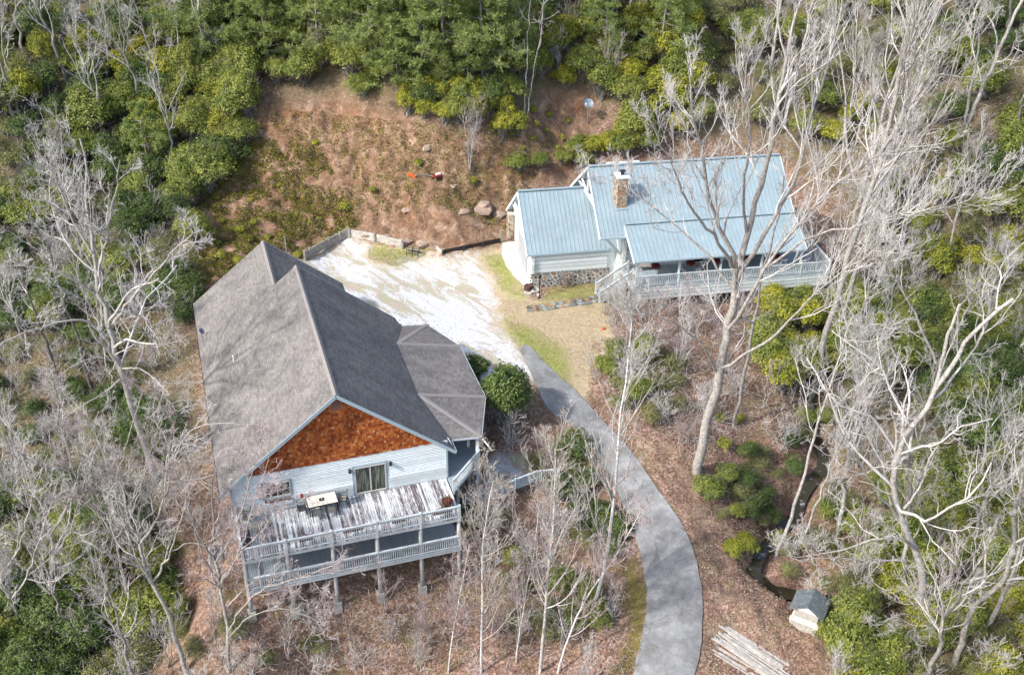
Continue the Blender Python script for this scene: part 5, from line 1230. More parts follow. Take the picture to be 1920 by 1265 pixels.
hero('broken topped crooked pale tree with jagged fork at right', (1723,1160), [
 dict(root=True, path=[(1724,1140,0),(1727,1080,.1),(1716,1028,.2),(1692,984,.3),(1680,907,.5),(1686,840,.7),(1735,770,1),(1780,690,1.3),(1840,610,1.7),(1900,560,2)], r=(.33,.12), t0=.3, dm=1.2, n=24),
 dict(path=[(1735,770,1),(1755,720,1.2),(1775,640,1.4),(1800,570,1.6)], r=(.16,.10), dm=.2),
 dict(path=[(1755,680,1.2),(1725,610,.8),(1700,560,.5),(1665,500,.2),(1640,440,0)], r=(.11,.03), t0=.15),
 dict(path=[(1690,975,.3),(1650,930,-.5),(1620,880,-1),(1590,840,-1.5),(1530,800,-2)], r=(.11,.02), t0=.2),
 dict(path=[(1716,1028,.2),(1690,1010,-.8),(1640,1010,-1.5),(1580,1030,-2),(1520,1040,-2.5),(1480,1042,-3)], r=(.10,.02), t0=.15, dm=1.3),
 dict(path=[(1700,1050,.1),(1640,1052,-1),(1570,1045,-2),(1500,1050,-3)], r=(.09,.02), t0=.2),
 dict(path=[(1690,960,.3),(1720,920,.6),(1750,850,1),(1790,790,1.5)], r=(.09,.03), t0=.2)], 15, dens=(8, 6, 4.5), gn=.27, up=.08)
hero('crooked pale tree leaning right from the bottom right corner', (1790,1250), [
 dict(root=True, path=[(1795,1230,0),(1812,1170,0),(1828,1130,.2),(1875,1095,.5),(1897,1040,.8),(1900,980,1),(1915,900,1.4),(1935,820,1.8)], r=(.27,.10), t0=.3, n=22),
 dict(path=[(1828,1130,.2),(1818,1105,0),(1825,1085,-.2),(1840,1068,-.4)], r=(.12,.07), dm=.1),
 dict(path=[(1895,1060,.8),(1850,1080,0),(1790,1095,-.8),(1730,1110,-1.5),(1690,1130,-2)], r=(.09,.02), t0=.15),
 dict(path=[(1815,1165,0),(1760,1180,-.5),(1700,1150,-1),(1640,1170,-1.5)], r=(.07,.02), t0=.2),
 dict(path=[(1898,1020,.9),(1860,960,.6),(1830,900,.3),(1790,860,0)], r=(.09,.02), t0=.2)], 16, dens=(8, 6, 4.5), gn=.25, up=.08)
hero('thin pale tree leaning right over the creek, the thicker of two', (1455,1047), [
 dict(root=True, path=[(1458,1040,0),(1480,980,.2),(1503,905,.4),(1520,840,.7),(1540,770,1),(1570,680,1.4),(1600,590,1.8)], r=(.17,.05), t0=.5)], 17, dens=(6, 5, 4))
hero('thin pale tree leaning right over the creek, the thinner one behind', (1497,1035), [
 dict(root=True, path=[(1498,1025,0),(1520,970,.2),(1548,900,.5),(1575,830,.8),(1610,750,1.2)], r=(.10,.035), t0=.5)], 18, dens=(5, 5, 4))
hero('pale forked tree leaning right in the top right corner', (1795,275), [
 dict(root=True, path=[(1800,260,0),(1815,230,.1),(1850,150,.5),(1880,80,.9),(1915,0,1.3),(1935,-50,1.6)], r=(.30,.15), t0=.3),
 dict(path=[(1805,245,0),(1822,160,-.3),(1835,90,-.5),(1830,20,-.8)], r=(.20,.08), t0=.2)], 19, dens=(6, 6, 4.5))
hero('pale bare trunk cut by the right edge of the picture above green laurel', (1896,320), [dict(root=True, path=[(1898,312,0),(1912,270,.2),(1935,215,.6),(1965,120,1)], r=(.20,.10), t0=.4)], 20, dens=(5, 5, 4))
for i, (b, pth, r, lab) in enumerate((
 ((1440,150), [(1445,130),(1455,60),(1465,0),(1470,-60)], (.26,.12), 'thick grey trunk furthest left of the stand behind the cottage ridge'),
 ((1470,240), [(1475,215),(1500,120),(1520,20),(1530,-40)], (.24,.10), 'pale trunk second from left in the stand behind the cottage ridge'),
 ((1600,420), [(1610,380),(1635,300),(1660,200),(1690,100),(1715,0),(1725,-50)], (.26,.10), 'tall pale trunk right of the cottage roof leaning right to the top edge'),
 ((1640,440), [(1648,410),(1668,330),(1695,240),(1730,130),(1765,0)], (.22,.09), 'second tall trunk right of the cottage roof leaning right'),
 ((1590,260), [(1592,240),(1600,160),(1605,80),(1612,0)], (.14,.06), 'thin upright grey trunk above the right end of the cottage roof'),
 ((1695,130), [(1697,110),(1704,50),(1712,-20)], (.16,.08), 'slim pale trunk in the top right forest'))):
    hero(lab, b, [dict(root=True, path=[(x, y, k*.4) for k, (x, y) in enumerate(pth)], r=r, t0=.15, dm=1.8)], 30+i, dens=(8, 7, 4.5), ang=(36, 35, 34), gn=.13, up=.16, group=None)
# left side
hero('tall pale tree with long forks left of the big house', (291,905), [
 dict(root=True, path=[(291,895,0),(266,818,.2),(247,760,.3),(228,697,.5),(209,625,.8),(186,538,1.2),(175,458,1.6),(167,400,2),(160,330,2.4),(150,260,2.8)], r=(.30,.07), t0=.35, dm=1.4, n=26),
 dict(path=[(209,613,.8),(240,570,.5),(266,541,.3),(290,510,0),(311,488,-.2),(345,450,-.5),(380,431,-.8)], r=(.13,.04), t0=.3),
 dict(path=[(206,612,.8),(248,593,0),(280,600,-.6),(293,645,-1),(330,640,-1.4)], r=(.08,.02), t0=.3),
 dict(path=[(228,690,.5),(268,693,-.5),(300,725,-1.2),(330,770,-1.8),(350,760,-2.2)], r=(.08,.02), t0=.35),
 dict(path=[(205,630,.8),(150,600,0),(90,610,-1),(30,630,-2),(-20,660,-3)], r=(.12,.03), t0=.3),
 dict(path=[(190,560,1.2),(130,520,.5),(60,500,0),(-10,500,-.5)], r=(.11,.03), t0=.3),
 dict(path=[(222,680,.6),(180,670,0),(130,690,-.8),(95,720,-1.4)], r=(.07,.02), t0=.35),
 dict(path=[(226,710,.5),(190,740,0),(140,770,-.6),(90,810,-1)], r=(.07,.02), t0=.35),
 dict(path=[(183,520,1.3),(200,440,1),(215,370,.8),(225,300,.5)], r=(.10,.03), t0=.25),
 dict(path=[(178,480,1.5),(140,420,1.8),(110,350,2),(90,290,2.2)], r=(.10,.03), t0=.25)], 41, dens=(8, 6, 4.2), gn=.19, up=.07, ratio=(.34,.44,.48))
hero('small forked pale tree whose branches reach over the left eave of the house', (310,960), [
 dict(root=True, path=[(310,940,0),(312,890,.1),(315,837,.2),(300,800,.3),(285,770,.4)], r=(.13,.04), t0=.4),
 dict(path=[(314,870,.1),(340,830,-.2),(362,805,-.5),(400,795,-1),(450,795,-1.5)], r=(.08,.02), t0=.25),
 dict(path=[(340,830,-.2),(380,838,-.8),(420,845,-1.2),(450,840,-1.6)], r=(.05,.015), t0=.25),
 dict(path=[(312,905,0),(360,900,-.8),(420,888,-1.5),(480,905,-2.2)], r=(.06,.02), t0=.3)], 42, dens=(6, 5, 4), gn=.25, up=.06)
LB = [
 ((352,1262), [(346,1250),(316,1152),(300,1115),(286,1089),(262,1020),(242,974),(225,900)], (.20,.06), 'pale tree leaning left below the decks, rising from the bottom edge', TWIG),
 ((430,1258), [(429,1240),(426,1193),(420,1140),(413,1092),(405,1052),(400,980),(398,900)], (.17,.05), 'upright pale tree just left of the deck posts near the bottom edge', TWIG_RED),
 ((135,1190), [(128,1176),(108,1140),(91,1109),(98,1070),(101,1042),(95,1000),(84,958),(60,900),(40,850)], (.26,.07), 'thick gnarled pale tree above the bottom left corner', TWIG),
 ((50,1205), [(40,1190),(30,1150),(20,1125),(0,1080),(-20,1030)], (.20,.09), 'grey trunk leaning out of the picture at bottom left', TWIG),
 ((250,1180), [(245,1160),(230,1080),(215,1010),(180,960),(140,930)], (.14,.05), 'dark slender tree between the gnarled tree and the decks', TWIG_RED)]
for i, (b, pth, r, lab, tm) in enumerate(LB):
    k = [(x, y, j*.35) for j, (x, y) in enumerate(pth)]; lim = [dict(root=True, path=k, r=r, t0=.3, dm=1.3)]
    for s in (-1, 1):
        for m_ in (len(pth)//2, len(pth)//2+1):
            x0, y0 = pth[m_]; lim.append(dict(path=[(x0, y0, m_*.35), (x0+s*35, y0-55, m_*.35-.5), (x0+s*60, y0-140, m_*.35-.6), (x0+s*90, y0-230, m_*.35)], r=(r[0]*.42, .02), t0=.2, dm=.9))
    if i == 1:
        lim += [dict(path=[(427,1185,.3),(445,1150,-.3),(490,1105,-1),(560,1085,-1.6),(640,1050,-2.2)], r=(.08,.02), t0=.2, dm=1.3),
                dict(path=[(428,1195,.2),(470,1155,-.4),(530,1140,-1),(610,1170,-1.6)], r=(.06,.015), t0=.2, dm=1.2),
                dict(path=[(415,1095,.8),(450,1040,.2),(500,985,-.6),(540,940,-1.2)], r=(.07,.018), t0=.2, dm=1.3)]
    hero(lab, b, lim, 50+i, twig_mat=tm, dens=(7.5, 6, 4.5), gn=.20, up=.13, ratio=(.36,.42,.45), leaves=.2 if i == 2 else None)
# bottom centre: slim pale trees with small tan buds
CB = [
 ((1012,1262), [(1014,1250),(1022,1160),(1031,1058),(1036,991),(1040,920),(1041,840)], (.14,.05), 'white barked slim tree rising straight up left of the drive', 1.3),
 ((902,1262), [(902,1250),(904,1160),(904,1095),(907,1008),(914,950),(925,900)], (.10,.03), 'white barked slim tree nearest the right end of the decks', 1.2),
 ((1105,1150), [(1115,1126),(1128,1080),(1139,1041),(1148,970),(1156,890),(1162,800),(1175,700),(1185,600)], (.16,.05), 'mottled grey tree standing at the inner edge of the drive bend', 1.2),
 ((1045,1262), [(1050,1245),(1068,1189),(1085,1150),(1105,1110),(1150,1050),(1200,960)], (.08,.03), 'leaning sapling crossing in front of the drive edge', 1.0),
 ((968,1240), [(970,1220),(985,1120),(1000,1040),(1010,950)], (.06,.02), 'thin sapling between the two white barked trees', 1.0),
 ((840,1262), [(842,1240),(850,1180),(865,1100),(880,1020)], (.06,.02), 'thin sapling in front of the last deck post', 1.0)]
for i, (b, pth, r, lab, dm) in enumerate(CB):
    k = [(x, y, j*.2) for j, (x, y) in enumerate(pth)]
    hero(lab, b, [dict(root=True, path=k, r=r, t0=.2, dm=dm*1.7, gn=.02, n=12)], 60+i, trunk_mat=BARK_WHITE, twig_mat=TWIG if i < 3 else TWIG_RED, dens=(15, 5.5, 3.5), ratio=(.34, .42, .45), ang=(42, 36, 34), gn=.08, up=.16, leaves=.35)
# thin trunks in the top centre and left
TT = [((982,224), [(983,215),(985,170),(988,120),(990,60),(995,0)], (.085,.04), 'left one of two thin pale trunks standing at the top of the cleared bank', BARK_PALE),
 ((987,226), [(989,215),(995,170),(1003,120),(1015,60),(1020,0)], (.085,.04), 'right one of two thin pale trunks standing at the top of the cleared bank', BARK_PALE),
 ((1010,110), [(1012,100),(1022,55),(1018,20),(1022,-30)], (.12,.05), 'crooked pale forked tree at the top centre edge', BARK_PALE),
 ((1172,60), [(1175,50),(1181,20),(1186,-30)], (.20,.12), 'thicker grey trunk at the top edge above the cottage', BARK),
 ((1198,45), [(1199,35),(1203,10),(1206,-30)], (.13,.08), 'thinner grey trunk beside the thick one at the top edge', BARK),
 ((160,95), [(158,85),(150,60),(135,0),(128,-30)], (.14,.08), 'slim grey trunk at the top left edge', BARK),
 ((340,185), [(343,175),(340,158),(318,150),(290,147),(283,100),(268,55),(250,0)], (.17,.05), 'twisted pale tree with elbow bend, left fork, among yellow green laurel', BARK_PALE),
 ((345,186), [(344,172),(335,157),(318,152),(320,130),(335,105),(333,60),(328,0)], (.15,.05), 'twisted pale tree with elbow bend, right fork, among yellow green laurel', BARK_PALE),
 ((75,205), [(62,185),(30,150),(8,110),(4,60),(10,0)], (.15,.07), 'dark stemmed pale topped tree at the upper left edge', BARK),
 ((42,260), [(38,245),(20,205),(0,165),(-20,130)], (.18,.12), 'brown leaning trunk at the upper left edge', BARK),
 ((440,150), [(436,140),(420,100),(395,60),(380,20)], (.13,.05), 'grey topped bare tree between the laurel and the pines', BARK),
 ((165,520), [(160,500),(140,440),(100,380),(70,330)], (.20,.06), 'greyish bare tree furthest left behind the tall forked one', BARK),
 ((120,760), [(118,740),(100,680),(70,600),(40,520)], (.20,.06), 'dark trunked bare tree at the left edge halfway down', BARK_DARK),
 ((170,735), [(168,720),(150,650),(130,590),(100,500),(85,420)], (.19,.05), 'dark trunked bare tree left of the tall forked one', BARK_DARK),
 ((293,690), [(290,670),(278,620),(270,580),(262,520)], (.14,.04), 'mossy grey trunk between the tall forked tree and the house', BARK)]
for i, (b, pth, r, lab, bm_) in enumerate(TT):
    k = [(x, y, j*.3) for j, (x, y) in enumerate(pth)]
    hero(lab, b, [dict(root=True, path=k, r=r, t0=.35, dm=1.2)], 80+i, trunk_mat=bm_, dens=(6, 6, 4.5) if i > 1 else (2.5, 4, 3), ratio=(.40, .42, .45), gn=.24, up=.08)

# ---- shared kinds: bare trees, saplings, brush
def protos():
    out = {}
    rs = np.random.RandomState(5)
    out['bare'] = []
    for s in range(4):
        Ht = 13+s; q, r = poly_limb([(0, 0, -.4), (.2, .1, Ht*.35), (rs.uniform(-.6, .6), rs.uniform(-.5, .5), Ht*.7), (rs.uniform(-1, 1), rs.uniform(-1, 1), Ht)], .19, .03, 16, rs, .15)
        limbs = [(q, r, .35, 1.6)]
        mt, mc, tw = tree_from('b', limbs, 200+s, dens=(9, 5.5, 3.6), ratio=(.40, .46, .52), ang=(40, 38, 36), gn=.14, up=.14, trunk_mat=BARK if s % 2 else BARK_PALE); out['bare'].append((mt, mc, tw))
    out['sapling'] = []
    for s in range(3):
        Ht = 5+s; limbs = []
        for k in range(2+s):
            a = rs.uniform(0, 6.3); q, r = poly_limb([(0, 0, -.2), (math.cos(a)*.3, math.sin(a)*.3, Ht*.4), (math.cos(a)*.8, math.sin(a)*.8, Ht*rs.uniform(.8, 1))], .045, .012, 10, rs, .12); limbs.append((q, r, .2, 1.0))
        mt, mc, tw = tree_from('s', limbs, 210+s, dens=(8, 4, 2.5), ratio=(.34, .45, .5), ang=(34, 34, 34), gn=.10, up=.14, trunk_mat=BARK_PALE, twig_mat=TWIG_RED if s != 1 else TWIG, l3=False); out['sapling'].append((mt, mc, tw))
    out['brush'] = []
    for s in range(3):
        limbs = []
        for k in range(9):
            a = rs.uniform(0, 6.3); h_ = rs.uniform(1.2, 2.6); w_ = rs.uniform(.4, 1.6); q, r = poly_limb([(rs.normal()*.3, rs.normal()*.3, -.1), (math.cos(a)*w_*.5, math.sin(a)*w_*.5, h_*.6), (math.cos(a)*w_, math.sin(a)*w_, h_)], .022, .008, 8, rs, .25); limbs.append((q, r, .15, 1.0))
        mt, mc, tw = tree_from('u', limbs, 220+s, dens=(4, 3, 1.2), ratio=(.5, .5, .5), ang=(36, 36, 36), gn=.16, up=.08, trunk_mat=TWIG_RED if s == 0 else TWIG, twig_mat=TWIG_RED if s == 0 else TWIG, l3=False); out['brush'].append((mt, mc, tw))
    return out
PR = protos()

# ---- evergreen shrubs
def lumpy(rs, n_lump, W_, Ht):
    L = []
    for i in range(n_lump):
        a = rs.uniform(0, 2*math.pi); d = rs.uniform(0, W_*.62)*(i > 0); rr_ = rs.uniform(.42, .7)*W_*(1-.25*d/W_); L.append((math.cos(a)*d, math.sin(a)*d, Ht*rs.uniform(.45, .72)*(1-.3*d/W_), rr_, rr_*rs.uniform(.65, .95)))
    return L
def shrub_mesh(seed, W_, Ht, clusters, ln, wd, mat, per=8, lumps=6):
    rs = np.random.RandomState(seed); L = lumpy(rs, lumps, W_, Ht); C_, N_ = [], []
    tot = sum(l[3]**2 for l in L)
    for (x, y, z, r, rz) in L:
        k = int(clusters*r*r/tot); d = unit(rs.normal(size=(k, 3))); d[:, 2] = np.abs(d[:, 2])*1.0-.28*rs.rand(k); rad = 1-.45*rs.rand(k)**1.6
        rad *= .62+.72*fbm(d[:, 0]*2.2+seed, d[:, 1]*2.2+d[:, 2]*1.7, seed)
        C_.append(np.stack([x+d[:, 0]*r*rad, y+d[:, 1]*r*rad, np.maximum(z+d[:, 2]*rz*rad, .1)], 1)); N_.append(d)
    C_ = np.concatenate(C_); N_ = np.concatenate(N_); n = len(C_)
    own = np.repeat(np.arange(n), per); a = rs.rand(len(own))*2*math.pi
    nn = unit(N_[own]+[0, 0, .8]); t1 = unit(np.cross(nn, rs.normal(size=nn.shape))); out = unit(t1+nn*rs.uniform(-.15, .65, (len(own), 1)))
    s = unit(np.cross(out, nn+.35*rs.normal(size=nn.shape))); Ls = ln*rs.uniform(.7, 1.25, (len(own), 1)); Ws = wd*rs.uniform(.8, 1.2, (len(own), 1))
    c = C_[own]+rs.normal(size=(len(own), 3))*ln*.45
    V = np.stack([c, c+out*Ls*.55+s*Ws*.5, c+out*Ls-nn*Ls*.15, c+out*Ls*.55-s*Ws*.5], 1).reshape(-1, 3)
    F = np.arange(len(V)).reshape(-1, 4)
    # stems
    g = []
    for (x, y, z, r, rz) in L:
        for k in range(6):
            dd_ = unit(rs.normal(size=3)*[1, 1, .8]+[0, 0, .5]); e = np.array([x, y, z])+dd_*[r, r, rz]*rs.uniform(.6, 1.3); q, r_ = poly_limb([(rs.normal()*.15, rs.normal()*.15, -.2), e*.5+[0, 0, .1], e], .035, .008, 7, rs, .35); g.append((q[None], r_[None], 5))
    par = np.array([q_[0][0] for q_ in g]); pr = np.array([q_[1][0] for q_ in g]); tp, tr_ = spawn(rs, par, pr, 5, .55, .3, 38, 3, .7, .15, .05, .25); g.append((tp, np.maximum(tr_, .006), 3))
    sV, sF = tubes_np(g)
    return np_mesh('foliage', V, F, mat), np_mesh('stems', sV, sF, STEM, True)
SH = {
 'laurel': [shrub_mesh(300+i, 2.0, 3.1, 900, .18, .07, LAUREL, 8, 11) for i in range(4)],
 'yellow': [shrub_mesh(310+i, 1.7, 2.8, 720, .18, .075, LAUREL_Y, 8, 9) for i in range(3)],
 'dark': [shrub_mesh(320+i, 2.1, 2.9, 860, .18, .065, LAUREL_D, 8, 10) for i in range(3)],
 'olive': [shrub_mesh(330+i, 1.8, 1.9, 560, .15, .05, BRUSH_GREEN, 6, 9) for i in range(3)],
 'low': [shrub_mesh(340+i, .75, .55, 110, .16, .07, LAUREL_Y, 7, 4) for i in range(3)]}
def shrub(kind, k, loc, rz, sc, label, group, name='laurel_bush', cat='bush'):
    t = thing(name, label, cat, loc, rz, group); t.scale = sc; f, s = SH[kind][k]
    inst('foliage', f, t); inst('stems', s, t); return t

# ---- pines: whorled limbs with soft needle tufts
def pine_mesh(seed, Ht, spread):
    rs = np.random.RandomState(seed); q, r = poly_limb([(0, 0, -.4), (.1, .1, Ht*.5), (0, 0, Ht)], .02*Ht*.65, .02, 14, rs, .05); br, brr, tips = [], [], []
    z = Ht*.22
    while z < Ht-.3:
        rel = (z-Ht*.22)/(Ht*.78); Lb = spread*(1-rel)**.75*(.8+.4*rs.rand())+.35
        for k in range(5):
            a = rs.uniform(0, 6.3); L_ = Lb*rs.uniform(.7, 1.15); e = np.array([math.cos(a)*L_, math.sin(a)*L_, L_*rs.uniform(-.05, .28)]); p = [np.array([0, 0, z]), np.array([0, 0, z])+e*.5+[0, 0, -.04*L_], np.array([0, 0, z])+e]
            qq, rr_ = poly_limb(p, .04, .012, 6, rs, .1); br.append(qq); brr.append(rr_)
        z += rs.uniform(.55, .85)
    br = np.array(br); brr = np.array(brr); sp, sr = spawn(rs, br, brr, 7, .25, .34, 48, 3, .6, .12, .06, .35)
    pts = np.concatenate([sp.reshape(-1, 3), br[:, 2:].reshape(-1, 3)]); own = np.repeat(np.arange(len(pts)), 7); c = pts[own]; d = unit(rs.normal(size=c.shape)+[0, 0, .55]); s = unit(np.cross(d, rs.normal(size=c.shape)))
    Ls = rs.uniform(.22, .42, (len(c), 1)); V = np.stack([c, c+d*Ls*.6+s*.03, c+d*Ls, c+d*Ls*.6-s*.03], 1).reshape(-1, 3); F = np.arange(len(V)).reshape(-1, 4)
    tV, tF = tubes_np([(q[None], r[None], 8), (br, brr, 4)])
    return np_mesh('trunk', tV, tF, BARK, True), np_mesh('needles', V, F, PINE)
PN = [pine_mesh(400, 13, 3.4), pine_mesh(401, 10, 3.0), pine_mesh(402, 7, 2.4)]
def pine(k, loc, rz, sc, label, group='pines on the slope behind the cleared bank'):
    t = thing('pine_tree', label, 'pine tree', loc, rz, group); t.scale = (sc,)*3; inst('trunk', PN[k][0], t); inst('needles', PN[k][1], t); return t
rp = random.Random(8)
pine_spots = [(395,120,0),(450,100,0),(500,130,1),(545,95,0),(600,130,0),(650,110,1),(700,150,0),(745,120,0),(790,170,1),(835,150,0),(880,190,2),(905,160,0),(940,130,1),(560,60,0),(640,55,0),(720,60,0),(800,60,0),(860,80,0),(930,60,0),(480,50,0),(420,60,1),(1130,110,1),(1240,130,1),(330,80,1),(280,330,2),(745,185,2)]
names = ['left end of the stand', 'left part of the stand', 'middle of the stand', 'right part of the stand', 'far right above the cottage']
for i, (x, y, k) in enumerate(pine_spots):
    g = G(x, y); zone = names[0] if x < 430 else names[1] if x < 600 else names[2] if x < 800 else names[3] if x < 1000 else names[4]
    pine(k, (g[0], g[1], g[2]-.2), rp.uniform(0, 6.3), rp.uniform(.85, 1.15), ('tall' if k == 0 else 'middling' if k == 1 else 'small')+' feathery pine at the '+zone+', '+('top edge' if y < 75 else 'second row' if y < 125 else 'front row'))

def in_poly(x, y, poly):
    c = False; j = len(poly)-1
    for i in range(len(poly)):
        if (poly[i][1] > y) != (poly[j][1] > y) and x < (poly[j][0]-poly[i][0])*(y-poly[i][1])/(poly[j][1]-poly[i][1])+poly[i][0]: c = not c
        j = i
    return c
def in_poly_v(x, y, poly):
    c = np.zeros(x.shape, bool); j = len(poly)-1
    for i in range(len(poly)):
        (xi, yi), (xj, yj) = poly[i], poly[j]; c ^= ((yi > y) != (yj > y)) & (x < (xj-xi)*(y-yi)/(yj-yi+1e-12)+xi); j = i
    return c
_rc = [((a[0]*.88+b[0]*.12, a[1]*.88+b[1]*.12), (a[0]*.12+b[0]*.88, a[1]*.12+b[1]*.88)) for a, b in _road_px]
ROADCORE = [a for a, b in _rc]+[b for a, b in reversed(_rc)]
ROADPOLY = [a for a, b in _road_px]+[b for a, b in reversed(_road_px)]
def scatter(poly, n, mind, rr_, avoid=()):
    xs = [p[0] for p in poly]; ys = [p[1] for p in poly]; out = []; tries = 0
    while len(out) < n and tries < n*60:
        tries += 1; x = rr_.uniform(min(xs), max(xs)); y = rr_.uniform(min(ys), max(ys))
        if not in_poly(x, y, poly) or in_poly(x, y, ROADPOLY) or in_poly(x, y, YARD) or any(in_poly(x, y, a) for a in avoid): continue
        g = G(x, y)
        if any((g[0]-o[0])**2+(g[1]-o[1])**2 < mind*mind for o in out): continue
        if seg_dist(np.array([g[0]]), np.array([g[1]]), CREEK)[0] < 0.75: continue
        out.append(tuple(g))
    return out
rr_ = random.Random(12)
def sub_place(g, poly):
    px, py = project(np.array(g)); xs = [min(max(p[0], 0), 1920) for p in poly]; ys = [min(max(p[1], 0), 1265) for p in poly]
    fx = (px-min(xs))/(max(xs)-min(xs)+1); fy = (py-min(ys))/(max(ys)-min(ys)+1)
    a = 'upper' if fy < .34 else 'middle' if fy < .67 else 'lower'; b = 'far left' if fx < .2 else 'left' if fx < .4 else 'centre' if fx < .6 else 'right' if fx < .8 else 'far right'
    return a+' '+b
COTPOLY = [(930,340),(1110,290),(1480,270),(1600,420),(1600,520),(1550,560),(1180,590),(980,560)]
